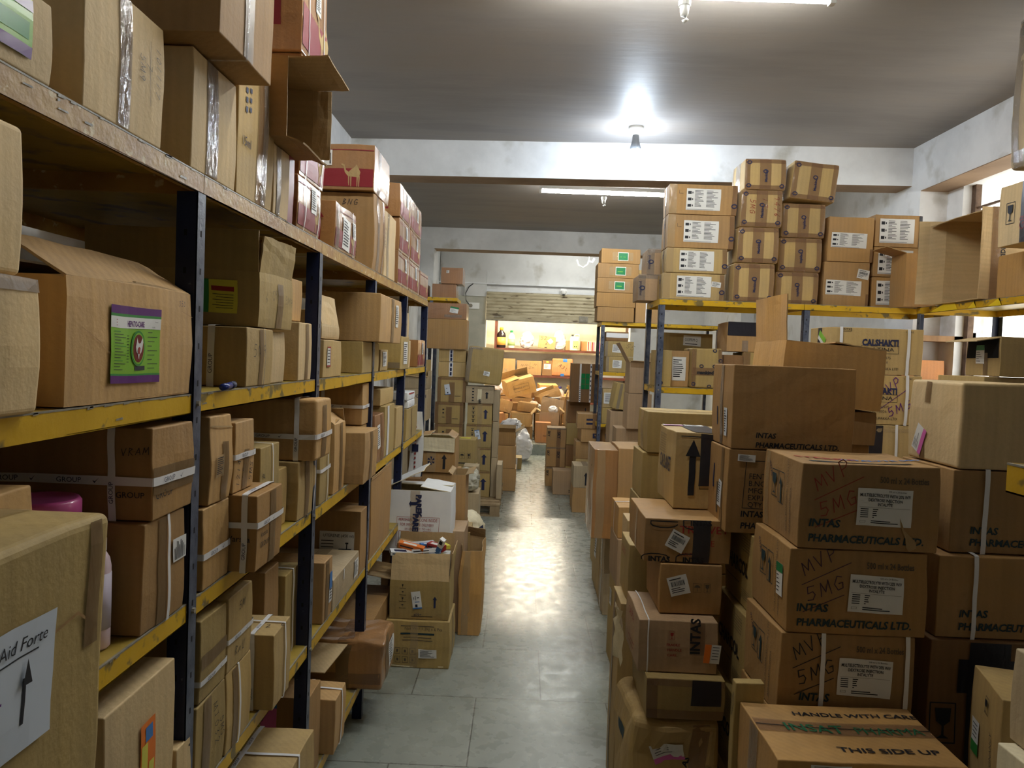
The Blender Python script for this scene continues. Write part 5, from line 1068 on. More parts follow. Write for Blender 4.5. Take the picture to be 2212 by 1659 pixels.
# open carton near the wooden cabinet
c = FX(0, 3.22, 1.92, 2.30, .84, 'tall carton on the floor, lower support beneath the flap-out carton at right', dep=.36, mat='tan').solid(); q = put(c)
c = FX(q.top, 3.22, 1.92, 2.30, .79, 'tall carton, upper support beneath the flap-out carton at right', dep=.36, mat='tan').solid(); q = put(c)
c = FX(q.top, 3.20, 1.965, 2.32, .165, 'carton with its left end open, a flap jutting out and a green-topped sticker', dep=.24, mat='tan', am=.003).solid()
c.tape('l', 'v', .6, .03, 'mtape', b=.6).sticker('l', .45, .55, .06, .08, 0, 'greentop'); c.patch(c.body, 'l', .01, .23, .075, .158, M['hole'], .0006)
mb = MB(); vs = [(-.178,-.118,.163),(-.178,.118,.163),(-.27,.125,.146),(-.27,-.112,.146)]; vs += [(x,y,z-.004) for x,y,z in vs]; mb.add(vs, [(0,1,2,3),(7,6,5,4),(0,4,5,1),(1,5,6,2),(2,6,7,3),(3,7,4,0)], M['light']); c.parts.append((mb, 'flap', None)); put(c)
# wooden cabinet on the right wall
M['wood'] = noisy('raw brown wood', (124,92,62), (160,124,86), 8, .6, stretch=(1,1,.2))
r = empty('wooden_cabinet', (2.58, 4.95, 0)); 
for nm, a, b in (('side_panel', (0,.55,0), (.04,.85,1.93)), ('side_panel', (.58,.55,0), (.62,.85,1.93)), ('shelf', (.04,.55,1.86), (.58,.85,1.90)), ('shelf', (.04,.55,1.55), (.58,.85,1.58)), ('shelf', (.04,.55,1.0), (.58,.85,1.03)), ('shelf', (.04,.55,.5), (.58,.85,.53)), ('front_frame', (-.04,.53,0), (.07,.55,1.93))):
    mb = MB(); mb.box(a, b, M['wood']); mb.build(nm, r)
mb = MB(); mb.box((.04,.83,0), (.58,.85,1.93), M['dark']); mb.build('back_panel', r); tag(r, 'brown wooden cabinet against the right wall behind the racks', 'cabinet')
c = FX(1.583, 5.52, 2.70, 3.0, .14, 'orange-brown carton inside the wooden cabinet', dep=.25, mat='red').solid(); put(c)
# lower shelves of the right rack
T2 = 1.48; gS = 'cartons on the second shelf of the right rack'
c = FX(T2, 4.95, .80+.07, .955, .235, 'narrow olive carton behind the near navy post', dep=.3, mat='olive').solid(); oval(c, 'f', .2, .1); put(c, gS)
c = FX(T2, 5.02, .965, 1.08, .235, 'carton with a tall white label between the post and the mankind carton', dep=.3, mat='orange').solid(); c.sticker('f', .45, .5, .085, .155, 0, 'lines'); put(c, gS)
c = FX(T2, 4.93, 1.02+.065, 1.27, .255, 'tape-covered carton lettered mankind on the second shelf of the right rack', dep=.30, mat='olive', am=.004, r=.012).solid()
c.tape('f', 'h', .42, .05, 'brtape').tape('f', 'v', .04, .03, 'brtape').tape('f', 'v', .95, .03, 'brtape').text('f', .16, .36, .022, 'mankind', 'ink', bold=.05, off=.003).tape('l', 'v', .5, .05, 'mtape')
for u, v in ((.3,.56),(.75,.56),(.95,.7),(.05,.1),(.9,.2),(.6,.05),(.75,.95)): oval(c, 'f', u, v, .009)
put(c, gS)
c = FX(T2, 5.0, 1.30, 1.42, .22, 'dark olive carton between the mankind carton and the one with drawn scissors marks', dep=.3, mat='dark').solid(); put(c, gS)
c = FX(T2, 5.0, 1.43, 1.72, .24, 'wide olive carton with taped lower edge on the second shelf of the right rack', dep=.28, mat='olive').solid(); c.tape('f', 'h', .12, .05, 'brtape').tape('f', 'v', .06, .05, 'brtape'); oval(c, 'f', .3, .15); oval(c, 'f', .7, .12); oval(c, 'f', .06, .4); wd_ = put(c, gS)
c = FX(T2, 5.32, .95, 1.30, .36, 'open carton with a printed white tag behind the mankind carton', dep=.06, mat='olive').solid(); c.sticker('f', .6, .86, .12, .07, -3, lambda s: (s._T(-.42,-.05,.3,'OXIPRIM Q','ink', xs=.6), s._R(-.4,-.35,.3,-.28,'ink'))); put(c, gS)
c = FX(wd_.top, 5.02, 1.32, 1.56, .19, 'dark-topped carton on the wide olive one under the top shelf', dep=.26, mat='orange').solid(); c.tape('f', 'h', .78, .09, 'dktape').tape('f', 'v', .5, .04, 'foil', b=.4); put(c, gS)
T3 = .94
for x0, x1, h, w, mt in ((.90, 1.20, .36, 'pinkish', 'pink'), (1.22, 1.34, .30, 'pale', 'cream'), (1.36, 1.60, .38, 'handwritten reddish', 'wrapred'), (1.62, 1.75, .33, 'dark', 'dark')):
    c = FX(T3, 5.0, x0, x1, h, '%s carton on the third shelf of the right rack, half hidden' % w, dep=.3, mat=mt).solid()
    if 'hand' in w: c.hand('f', .2, .5, .04, 'M4', 'ink', 60)
    put(c, 'cartons on the third shelf of the right rack')
for x0, x1, h in ((.92, 1.30, .34), (1.34, 1.72, .36)):
    c = FX(.34, 5.0, x0, x1, h, 'dim %s carton on the lowest shelf of the right rack' % ('left' if x0 < 1 else 'right'), dep=.3, mat='tan').solid(); put(c)
# wall rack lower shelf
for y, h in ((3.1, .5), (3.75, .45), (4.3, .5)):
    c = FX(.94, y, 2.5, 2.85, h, 'carton on the lower wall rack shelf, %s of three' % {3.1: 'nearest', 3.75: 'middle', 4.3: 'farthest'}[y], dep=.4, mat='tan').solid(); put(c, gW)
# torn yellow tape on the wall rack lip
mb = MB()
for (y0, y1, k) in ((4.70, 4.40, 0), (4.30, 4.22, 1), (4.12, 4.00, 2), (3.70, 3.45, 3), (3.40, 3.1, 4)):
    mb.add([(2.4465, y0, 2.002), (2.4465, (y0+y1)/2-.02*k % .05, 2.042), (2.4465, y1+.03, 2.040), (2.4465, y1, 2.002)], [(0,1,2,3)], flat('bright yellow tape', (236,206,40), .35) if k == 0 else mb.mats[0])
tag(mb.build('yellow_tape'), 'torn bright yellow tape pieces stuck along the wall rack lip', 'tape')
# ------------------------------------------------------------ smaller rack further back and its surroundings
gB = 'green-labelled cartons in one pile'
z = 2.04
for i in range(5):
    c = FX(z, 8.28, .765+(.012 if i in (0, 4) else 0)+(.02 if i == 4 else 0), 1.17+(.01*i), .153, '%s flat brown carton of the five piled on the small rack' % ('lowest', 'second', 'third', 'fourth', 'topmost')[i], dep=.3, mat='brown', am=.002).solid()
    if i >= 2: c.tape('f', 'h', .48, .09, 'cltape', a=.28, b=.82).sticker('f', .56, .48, .11, .09, 0, lambda s: (s._R(-.44,-.42,.44,.42,'green'), s._R(-.3,-.1,.2,-.02,'hgreen')))
    q = put(c, gB); z = q.top
c = FX(2.04, 8.3, 1.19, 1.50, .30, 'brown carton with a white printed tape beside the five-carton pile', dep=.3, mat='orange').solid(); c.tape('f', 'v', .42, .05, 'strap').rect('f', .42, .7, .02, .06, 'navyink').rect('f', .42, .3, .02, .05, 'navyink'); q = put(c)
c = FX(q.top, 8.3, 1.19, 1.5, .26, 'plain carton above the one with white printed tape, behind the wrapped pair', dep=.3, mat='tan').solid(); put(c)
gC = 'cartons on the second shelf of the small rack'
z = 1.50
for i in range(2):
    c = FX(z, 8.33, .90-.02*i, 1.19, .165, '%s tan carton with a small white label on the small rack' % ('lower', 'upper')[i], dep=.3, mat='olive').solid(); c.sticker('f', .42, .52, .095, .085, -2, 'lines').hand('f', .72, .6, .05, '55', 'grayink', -20, .003).tape('f', 'v', .06, .03, 'foil'); q = put(c, gC); z = q.top
c = FX(z, 8.33, .89, 1.13, .10, 'carton under the small rack top with a white printed tape', dep=.3, mat='dark').solid(); c.tape('f', 'h', .6, .05, 'strap').rect('f', .3, .6, .06, .02, 'navyink').rect('f', .7, .6, .04, .02, 'navyink'); put(c, gC)
for x0, x1, h, w in ((.88, 1.05, .17, 'left'), (1.06, 1.28, .42, 'right')):
    c = FX(.94, 8.33, x0, x1, h, '%s carton on the third shelf of the small rack' % w, dep=.3, mat='olive').solid(); c.tape('f', 'v', .7, .04, 'mtape'); q = put(c)
    if w == 'left': c = FX(q.top, 8.33, x0, x1, .2, 'carton with a white notice on the third shelf of the small rack', dep=.3, mat='tan').solid(); c.sticker('f', .5, .5, .14, .12, 0, 'lines'); put(c)
for x0, x1, h, z0, w in ((.90, 1.25, .35, .34, 'low'),):
    c = FX(z0, 8.33, x0, x1, h, 'dim carton on the lowest shelf of the small rack', dep=.3, mat='tan').solid(); put(c)
# tall brown open carton column between the racks
c = FX(0, 6.55, .84, 1.06, .55, 'pinkish-brown carton at the floor between the two right racks', dep=.28, mat='pink').solid(); q = put(c)
c = FX(q.top, 6.55, .82, 1.05, .50, 'pinkish-brown tall carton in the column between the two right racks', dep=.28, mat='pink').solid(); c.tape('l', 'v', .4, .03, 'foil'); q = put(c)
c = FX(q.top, 6.50, .90, 1.10, .30, 'plain pinkish carton under the one with the upright flap between the racks', dep=.28, mat='pink').solid(); q = put(c)
c = FX(q.top, 6.50, .905, 1.08, .26, 'pinkish-brown open carton with one long flap sticking up between the racks', dep=.28, mat='pink').hollow({'l': 120, 'r': 100, 'f': 160}, fl={'l': .19, 'f': .04}); put(c, None, 'open_carton')
c = FX(0, 6.0, .62, .80, .50, 'carton on the floor beside the column between the right racks', dep=.3, mat='tan').solid(); q = put(c)
c = FX(q.top, 6.0, .64, .82, .34, 'carton leaning by the column between the right racks', dep=.3, mat='pink').solid(); put(c)
# stack with the upward arrow, aisle right, mid distance
c = FX(0, 8.1, .585, .92, .262, 'scuffed tan carton on the floor under the grey arrow carton', dep=.4, mat='orange', am=.006).solid(); q = put(c)
c = FX(q.top, 8.1, .585, .90, .232, 'pale grey carton with a dark up arrow, right of the aisle', dep=.36, mat='grey', am=.002).solid(); c.arrow('f', .42, .42, .14, 'ink', wd=.28).glass('f', .86, .38, .06, 'ink', False).rect('f', .65, .16, .12, .006).tape('t', 'v', .4, .06, 'foil'); put(c)
c = FX(0, 8.62, .64, 1.0, .50, 'carton on the floor behind the grey arrow carton', dep=.4, mat='tan').solid(); q = put(c)
c = FX(q.top, 8.62, .635, 1.05, .19, 'tan carton with navy tape and a down arrow, third from the top of its pile', dep=.40, mat='orange', am=.006).solid(); c.tape('f', 'v', .48, .07, 'dktape').arrow('f', .38, .3, .07, 'navyink', 180); q = put(c)
c = FX(q.top, 8.60, .68, 1.09, .15, 'tan carton with two navy handling symbols, second from the top of its pile', dep=.36, mat='orange').solid(); c.tape('f', 'v', .5, .06, 'brtape').rect('f', .38, .5, .055, .055, 'navyink').rect('f', .72, .5, .055, .055, 'navyink').glass('f', .38, .5, .04, 'orange', False); q = put(c, rot=2)
c = FX(q.top, 8.58, .645, 1.04, .165, 'tan carton with a navy up arrow and brown tape band, topping its pile', dep=.42, mat='orange').solid(); c.tape('f', 'v', .5, .06, 'brtape').tape('t', 'v', .5, .06, 'brtape').arrow('f', .67, .5, .10, 'navyink', wd=.5).rect('f', .34, .62, .07, .022, 'navyink').rect('f', .34, .34, .07, .022, 'navyink'); put(c, rot=-2)
c = FX(0, 8.95, 1.0+.08, 1.35, .90, 'tall carton behind the arrow pile', dep=.3, mat='tan').solid(); q = put(c)
c = FX(q.top, 8.3-.55, .98, 1.18, .26, 'tilted olive carton with a white tape strip in front of the small rack', dep=.34, mat='olive').solid(); c.tape('f', 'v', .25, .03, 'foil')
c.pos = (1.12, 1.02, 7.9, 0, c.pos[4]); 
c2 = FX(0, 7.72, .90, 1.16, 1.115, 'tall carton carrying the tilted olive carton before the small rack', dep=.34, mat='pink').solid(); put(c2); put(c, tilt=(0, 8))
# dark olive column and the carton of green bottles
zz = 0
for i, h in enumerate((.27, .27, .27, .27)):
    c = FX(zz, 9.6, .585, .86, h, '%s dark olive carton of the column under the green bottle carton' % ('lowest', 'second', 'third', 'top')[i], dep=.36, mat='dark' if i % 2 else 'olive').solid(); c.arrow('f', .8, .6, .07); q = put(c, 'dark olive cartons in one column'); zz = q.top
M['gbot'] = flat('green plastic bottles', (24,120,66), .15, coat=.3)
c = FX(zz, 9.42, .60, .945, .475, 'upright olive carton with a window showing green bottles and two white tapes', dep=.26, mat='dark').solid()
for k in range(2):
    for j in range(3): c.patch(c.body, 'f', .125+.052*k, .172+.052*k, .165+.065*j, .225+.065*j, M['gbot'], .004)
c.tape('f', 'v', .33, .02, 'strap').tape('f', 'v', .69, .02, 'strap')
for k in range(8): c.rect('f', .69, .08+.12*k, .012, .022, 'navyink', off=.003); c.rect('f', .33, .05+.05*k, .012, .012, 'navyink', off=.003)
put(c, rot=0)
# SKY-taped column
zz = 0
for i in range(3):
    c = FX(zz, 9.67, .345, .58, .245, '%s carton of the three with SKY tape right of the aisle' % ('bottom', 'middle', 'top')[i], dep=.3, mat='orange', am=.004).solid(); c.tape('f', 'v', .62, .05, 'brtape').text('f', .56, .8, .035, 'SKY', 'ink', -90, bold=.03, off=.003).text('f', .04, .85, .03, 'SKY', 'ink', -90, bold=.03, off=.003).tape('f', 'h', .97, .02, 'foil'); q = put(c, 'SKY-taped cartons'); zz = q.top
c = FX(0, 9.1, .415, .68, .285, 'plain pinkish carton on the floor before the SKY-taped cartons', dep=.3, mat='pink').solid(); c.rect('f', .8, .2, .05, .008).rect('f', .8, .13, .05, .008); put(c)
# ------------------------------------------------------------ stacks on the left of the aisle
c = FX(0, 3.93, -.655, -.325, .245, 'olive carton with Net Wt print and six symbols on the floor, left of the aisle', dep=.32, mat='olive', am=.006).solid()
c.text('f', .30, .82, .015, 'Net Wt / 1.2kg x 6 Pcs', 'grayink').rect('f', .5, .74, .17, .009, 'teal').rect('f', .5, .66, .14, .004, 'grayink').rect('f', .5, .60, .15, .004, 'grayink').rect('f', .5, .90, .17, .004, 'grayink')
for i in range(3):
    for j in range(2): c.frame('f', .20+.115*i, .36-.19*j, .026, .032, .002, 'grayink').rect('f', .20+.115*i, .36-.19*j, .010, .014, 'grayink')
c.sticker('f', .66, .32, .095, .048, 1, 'lines').tape('f', 'v', .45, .04, 'cltape').tape('r', 'v', .5, .05, 'foil').line('f', [(.02,.01),(.12,.006),(.30,.01)], .006, 'cream'); f2 = put(c)
c = FX(f2.top, 3.95, -.645, -.335, .205, 'open carton with tall flaps, an up arrow and a tilted sticker, full of medicine packs', dep=.28, mat='olive', am=.004)
c.hollow({'f': 82, 'l': 172, 'r': 96, 'k': 93}, fl={'f': .14, 'l': .17, 'r': .15, 'k': .19}, fmat={'f': 'light', 'l': 'light'})  # front flap's outer side made paler to paint in the light on it
c.arrow('f', .76, .46, .06, 'navyink', wd=.34)
for k in range(4): c.umbrella('f', .22, .86-.17*k, .018, 'ink', False) if k % 2 else c.glass('f', .22, .86-.17*k, .022, 'ink', False); c.rect('f', .22, .79-.17*k, .035, .002)
c.rect('f', .55, .08, .11, .003).text('f', .42, .10, .016, 'abbr', 'navyink').sticker('f', .46, .50, .048, .092, 8, lambda s: (s._R(-.5,-.5,.5,-.43,'bluep'), s._R(-.2,-.4,.05,-.24,'ink'), s._R(-.3,.05,-.25,.2,'ink'), s._R(-.1,.0,-.05,.25,'ink'), s._R(.1,.1,.3,.16,'ink'), s._R(-.2,-.12,.3,-.09,'bluep')))
f3 = put(c, None, 'open_carton')
packs = [(-.60,.05,.12,.05,.02,'white',20,8),(-.55,.08,.14,.03,.03,'orangep',-12,14),(-.47,.07,.15,.04,.02,'white',6,-9),(-.42,.10,.10,.04,.03,'redink',-30,6),(-.52,.16,.16,.06,.02,'bluepaper',15,-6),(-.40,.17,.08,.05,.02,'yellowp',40,5),(-.58,.19,.12,.06,.03,'orange',-8,12),(-.46,.14,.12,.02,.02,'bluep',30,10)]
nm_ = ['white','orange-edged','plain white','red','pale blue','yellow','tan','blue']
for (x, y, w, d, h, mt, rz, rx), nm in zip(packs, nm_):
    mb = MB(); mb.box((-w/2,-d/2,0),(w/2,d/2,h), M[mt]); mb.box((-w/2+.008,-d/2-.0006,h*.35),(w*.1,-d/2,h*.6), M['ink']); mb.box((-w/3,-d/3,h),(w/5,d/5,h+.0006), M['navyink'] if mt == 'white' else M['paper'])
    o = mb.build('medicine_pack', None, False, (x, 3.955+y, .575+.010*(abs(rx) % 4))); o.rotation_euler = (math.radians(rx), math.radians(rx*.6), math.radians(rz)); tag(o, '%s medicine pack lying in the open carton left of the aisle' % nm, 'pack', 'packs heaped in the open carton')
mb = MB(); mb.box((-.135,-.105,0),(.135,.105,.30), M['paper']); o = mb.build('stacked_leaflets', None, False, (-.49, 4.09, .255)); tag(o, 'white leaflet stack filling the open carton under the loose packs', 'leaflets')
r = empty('pulse_oximeter', (-.395, 4.0, .625), (math.radians(20), math.radians(28), math.radians(-20)))
mb = MB(); mb.box((-.014,-.012,0),(.014,.012,.055), M['plastic']); mb.box((-.009,-.0126,.022),(.009,-.012,.046), M['black']); mb.build('display', r)
mb = MB(); mb.box((-.013,-.011,-.05),(.013,.011,0), M['bluep']); mb.build('grip', r); tag(r, 'white and blue handheld gauge with a black display sticking out of the open carton', 'device')
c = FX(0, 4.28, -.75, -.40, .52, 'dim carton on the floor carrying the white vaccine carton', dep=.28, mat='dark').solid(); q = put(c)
c = FX(q.top, 4.255, -.765, -.37, .345, 'white vaccine carton with navy PAREK tape and red cold-chain print, lid flaps ajar', dep=.32, mat='white', am=.004)
c.hollow({'l': 26, 'r': 8, 'k': 4}, fl={'l': .26, 'r': .17}, inner='cream')
c.text('f', .27, .50, .0165, 'PERISHABLE VACCINE INSIDE', 'redink', fit=.215).text('f', .29, .42, .0165, 'FOR IMMEDIATE DELIVERY', 'redink', fit=.19).text('f', .36, .36, .011, 'STORE AT 2C TO +8C', 'redink').frame('f', .545, .33, .235, .165, .0016, 'redink').text('f', .27, .12, .02, 'HANDLE WITH CARE', 'redink', bold=.02, fit=.21)
c.frame('f', .35, .26, .055, .055, .002, 'redink').arrow('f', .33, .26, .04, 'redink').arrow('f', .38, .26, .04, 'redink').rect('f', .48, .26, .035, .05, 'redink').rect('f', .57, .26, .03, .05, 'redink').frame('f', .69, .26, .05, .055, .002, 'redink').arrow('f', .67, .25, .03, 'redink').arrow('f', .71, .25, .03, 'redink')
c.tape('f', 'v', .50, .055, 'cltape', a=.3).text('f', .515, .93, .030, 'PAREK', 'navyink', -90, bold=.06, off=.0025).text('f', .475, .62, .030, 'PAREK', 'navyink', -90, bold=.06, off=.0028).arrow('f', .46, .78, .04, 'navyink', 90, wd=.9)
c.sticker('l', .5, .5, .05, .03, 0, 'lines'); put(c, None, 'open_carton')
c = FX(0, 4.46, -.41, -.30, .60, 'narrow brown carton on end right of the white vaccine carton', dep=.30, mat='pink').solid(); q = put(c)
c = FX(q.top, 4.72-.0, -.42, -.33, .36, 'tall orange-brown open carton just behind the white vaccine carton', dep=.28, mat='orange').hollow({'l': 150, 'r': 165}, fl={'l': .03, 'r': .05})
c.pos = (.52, -.372, 4.93, 0, c.pos[4])
c2 = FX(0, 4.80, -.47, -.29, .517, 'carton on the floor behind the vaccine carton', dep=.30, mat='tan').solid(); put(c2); put(c, None, 'open_carton')
c = FX(0, 5.27, -.76, -.42, .40, 'carton on the floor at the rack end, lowest under the half-open brown carton', dep=.34, mat='tan').solid(); q = put(c)
c = FX(q.top, 5.27, -.76, -.42, .41, 'carton at the rack end directly under the half-open brown carton', dep=.34, mat='brown').solid(); q = put(c)
c = FX(q.top, 5.25, -.765, -.44, .24, 'half-open brown carton with a pale folded-down flap, flower tape and a black arrow', dep=.32, mat='brown', am=.003)
c.hollow({'f': 262, 'k': 3, 'l': 8, 'r': 30}, fl={'f': .095, 'r': .06, 'l': .15}, fmat={'f': 'cream'}, inner='cream').tape('f', 'v', .50, .06, 'cltape', b=.66).arrow('f', .77, .32, .10, 'ink', wd=.34)
o_, U_, V_, N_, lu, lv = c.face('f')
for k in range(6):
    a = k*math.pi/3; c.put_poly(c.body, 'f', [(lu*.5+.004*math.cos(a), lv*.34+.004*math.sin(a)), (lu*.5+.024*math.cos(a+.25), lv*.34+.028*math.sin(a+.25)), (lu*.5+.026*math.cos(a+.8), lv*.34+.03*math.sin(a+.8))], M['navyink'], .003)
put(c, None, 'open_carton')
# tall white printed board leaning by the rack end
r = empty('printed_board', (-.70, 5.10+.04, .80)); 
mb = MB(); vs = []
for j in range(9):
    for i in range(4): vs.append((-.045+.03*i+.01*math.sin(i*2+j*.5), .004*math.sin(i*2.4+j*.3)+.0, .055*j))
vs2 = [(x, y+.004, z) for x, y, z in vs]; fs = [(j*4+i, j*4+i+1, (j+1)*4+i+1, (j+1)*4+i) for j in range(8) for i in range(3)]
n_ = len(vs); mb.add(vs+vs2, fs+[tuple(q_+n_ for q_ in f[::-1]) for f in fs], M['white']); 
for j in range(10): mb.box((-.004, -.0075, .06+.03*j), (.006, -.0072, .075+.03*j), M['redink'])
mb.box((-.02,-.0078,.17),(.022,-.0074,.22), M['navyink']); mb.build('board', r)
tag(r, 'tall crinkled white printed board standing by the end post of the left rack', 'board')
c = FX(0, 5.262-.0, -.80, -.765, .795, 'thin dark carton edge holding up the white printed board', dep=.3, mat='dark').solid()
c.pos = (0, -.715, 5.13, 0, c.pos[4]); c.w = .09; 
c = Carton(.10, .10, .795, 'dark').solid(); c.pos = (0, -.70, 5.14, 0, 'narrow dark carton on end at the rack end carrying the white printed board'); put(c)
# sack, bags and mid cartons
def blob(name, label, cat, loc, size, mat, seed, amp=.25, rough=6, top=None, n=44, m=30, rot=0, grp=None, parts=None):
    mb = MB(); vs = []; sx, sy, sz = size
    for j in range(m+1):
        t = j/m; ph = math.pi*t
        for i in range(n):
            a = 2*math.pi*i/n
            rx = (abs(math.cos(a))**.6)*(1 if math.cos(a) > 0 else -1); ry = (abs(math.sin(a))**.6)*(1 if math.sin(a) > 0 else -1)
            prof = (math.sin(ph)**.42) if t < .9999 and t > 0 else 0
            if top: prof *= (1-(t**3)*top)
            p = Vector((rx*prof*sx/2, ry*prof*sy/2, sz*t))
            q = noise.noise_vector(p*rough+Vector((seed, seed*2, 0))); q2 = noise.noise_vector(p*rough*3+Vector((seed, 0, 9)))
            q3 = noise.noise_vector(p*rough*7+Vector((seed, 4, 9)))
            rg = (abs(q2.x)+abs(q3.y)*.5-.35)
            k = min(1, t*4+.05)
            p += Vector((q.x*sx, q.y*sy, q.z*sz*.5*k))*amp*.5 + Vector((q2.x*sx, q2.y*sy, q2.z*sz*.6*k))*amp*.42 + Vector((q3.x*sx, q3.y*sy, q3.z*sz*.6*k))*amp*.2 - Vector((p.x, p.y, 0))*rg*amp*1.6
            p.z = max(p.z, 0)
            vs.append(p)
    fs = [(j*n+i, j*n+(i+1) % n, (j+1)*n+(i+1) % n, (j+1)*n+i) for j in range(m) for i in range(n)]
    mb.add(vs, fs, mat); o = mb.build(name, None, True, loc); o.rotation_euler = (0, 0, math.radians(rot)); return tag(o, label, cat, grp)
M['poly'] = noisy('thin white plastic film', (222,220,222), (242,240,240), 6, .35, 4, .5, 22, spec=.5)
M['kraftbag'] = noisy('crumpled kraft paper', (176,134,92), (200,160,116), 5, .6, 5, .6, 14)
M['fog'] = noisy('cloudy plastic bag', (170,166,146), (206,202,184), 5, .3, 4, .5, 20, spec=.5)
M['orangebag'] = noisy('tan crumpled carton skin', (176,122,60), (196,144,80), 5, .5, 5, .4, 12)
c = FX(0, 4.42, -.335+.02, -.19, .50, 'tall torn orange-brown carton sagging open behind the open carton at left', dep=.40, mat='insat', am=.010, crush=.012).hollow({'l': 100, 'k': 60}, fl={'l': .04, 'k': .07}); c.tape('f', 'v', .3, .04, 'cltape'); put(c, None, 'open_carton')
blob('kraft_sack', 'crumpled kraft paper sack between the white vaccine carton and the pallet', 'sack', (-.49, 5.78, 0), (.26, .26, .62), M['kraftbag'], 3, .28, 5, .3)
o = blob('woven_sack', 'off-white printed sack with red and blue stripes beside the aisle', 'sack', (-.40, 6.16, 0), (.28, .38, .37), M['cream'], 7, .16, 4)
for (pts, mt) in (([(.0,-.20,.30),(.09,-.20,.28),(.13,-.18,.16),(.11,-.19,.16),(.075,-.21,.25),(.0,-.21,.27)], 'redink'), ([(.02,-.20,.22),(.14,-.17,.31),(.145,-.17,.27),(.04,-.20,.17)], 'navyink')):
    mb = MB(); mb.add([(x-.0, y-.03, z) for x, y, z in pts], [tuple(range(len(pts)))], M[mt]); mb.build('printed_stripe', o)
blob('plastic_bag', 'cloudy translucent bag lying on the grey carton near the pallet', 'bag', (-.43, 6.6, .452), (.18, .22, .21), M['fog'], 11, .3, 7)
c = FX(0, 6.5, -.53, -.33, .45, 'carton under the cloudy bag at left of the aisle', dep=.3, mat='grey').solid(); put(c)
c = FX(0, 7.15, -.62, -.40, .58, 'carton on the floor under the yellowish carton with four handling symbols', dep=.30, mat='tan').solid(); q = put(c)
c = FX(q.top, 7.15, -.62, -.41, .25, 'yellowish carton with four framed handling symbols', dep=.30, mat='olive').solid(); c.rect('f', .08, .38, .02, .04).umbrella('f', .42, .40, .05).glass('f', .72, .40, .05).rect('f', .4, .12, .12, .010).rect('t', .5, .5, .1, .1, 'yellowp'); put(c)
c = FX(0, 6.92, -.50, -.365, .62, 'grey-tan carton edge on the floor before the pallet', dep=.2, mat='grey').solid(); put(c)
# pallet
M['palletw'] = noisy('weathered pallet wood', (140,118,88), (170,148,114), 7, .7, stretch=(3,1,1))
r = empty('wooden_pallet', (-.555, 7.75, 0))
for i in range(9):
    mb = MB(); mb.box((0, .155*i, .105), (.80 if i % 2 == 0 else .79, .155*i+.10, .125), M['palletw']); mb.build('top_board', r)
for x in (0, .35, .70):
    mb = MB(); mb.box((x, 0, .018), (x+.095, 1.34, .103), M['palletw']); mb.build('stringer', r)
for y in (0, .6, 1.24):
    mb = MB(); mb.box((0, y, 0), (.80, y+.10, .017), M['palletw']); mb.build('bottom_board', r)
r.location = (-.975, 7.72, 0)
tag(r, 'weathered wooden pallet under the arrow-marked column left of the aisle', 'pallet')
# column G2 on the pallet
gP = 'arrow-marked cartons in the column on the pallet'
z = .127
ws = ['lowest', 'second from the floor', 'third from the floor, with a tilted sticker', 'fourth from the floor', 'fifth from the floor', 'sixth from the floor']
for i, h in enumerate((.275, .243, .243, .218)):
    c = FX(z, 8.08, -.568+.006*(i % 2), -.302, h, 'taped up-arrow carton, %s in the pallet column' % ws[i], dep=.30, mat='olive', am=.003).solid()
    c.arrow('f', .74, .5, h*.45, 'navyink', wd=.5).tape('f', 'h', .95, .02, 'brtape').tape('f', 'v', .5, .05, 'cltape')
    for k in range(4): c.rect('f', .24, .82-.2*k, .03, .006, 'ink'); c.rect('f', .24, .74-.2*k, .016, .014, 'ink')
    if i == 2: c.sticker('f', .45, .55, .05, .10, 12, lambda s: (s._R(-.5,.42,.5,.5,'bluep'), s._R(-.1,.22,.12,.36,'ink'), s._R(-.3,-.1,.3,-.06,'ink'), s._R(-.3,-.2,.2,-.16,'ink')), 'bluepaper')
    c.tape('r', 'v', .12, .05, 'foil'); q = put(c, gP); z = q.top
c = FX(z, 8.07, -.585, -.295, .178, 'greyish carton with an up arrow and a ragged tape patch, top of the pallet column', dep=.32, mat='grey', am=.005).solid(); c.arrow('f', .76, .5, .07, 'ink', wd=.5).rect('f', .5, .52, .045, .12, 'cream').text('f', .47, .02, .04, 'E', 'ink', bold=.03, off=.003)
for k in range(5): c.rect('f', .26, .85-.17*k, .02, .012, 'ink')
q = put(c, gP)
c = FX(q.top+.012, 8.04, -.61, -.24, .385, 'big crumpled olive carton tilted on top of the pallet column with a small white label', dep=.30, mat='olive', am=.008, r=.02).solid(); c.sticker('f', .58, .30, .065, .05, -4, 'bar').tape('f', 'v', .06, .05, 'foil').tape('f', 'h', .96, .03, 'foil', b=.4); q = put(c, tilt=(0, 4), dx=.01)
# grey side column
z = .127
for i, h in enumerate((.42, .38, .32)):
    c = FX(z, 8.10, -.292, -.232, h, 'narrow light grey carton edge right of the pallet column, %s of three' % ('lowest', 'middle', 'top')[i], dep=.30, mat='grey').solid(); q = put(c, 'light grey cartons beside the pallet column'); z = q.top
c = FX(.127, 8.0, -.228, -.175, .36, 'short light grey carton edge at the aisle side of the pallet', dep=.34, mat='grey').solid(); put(c)
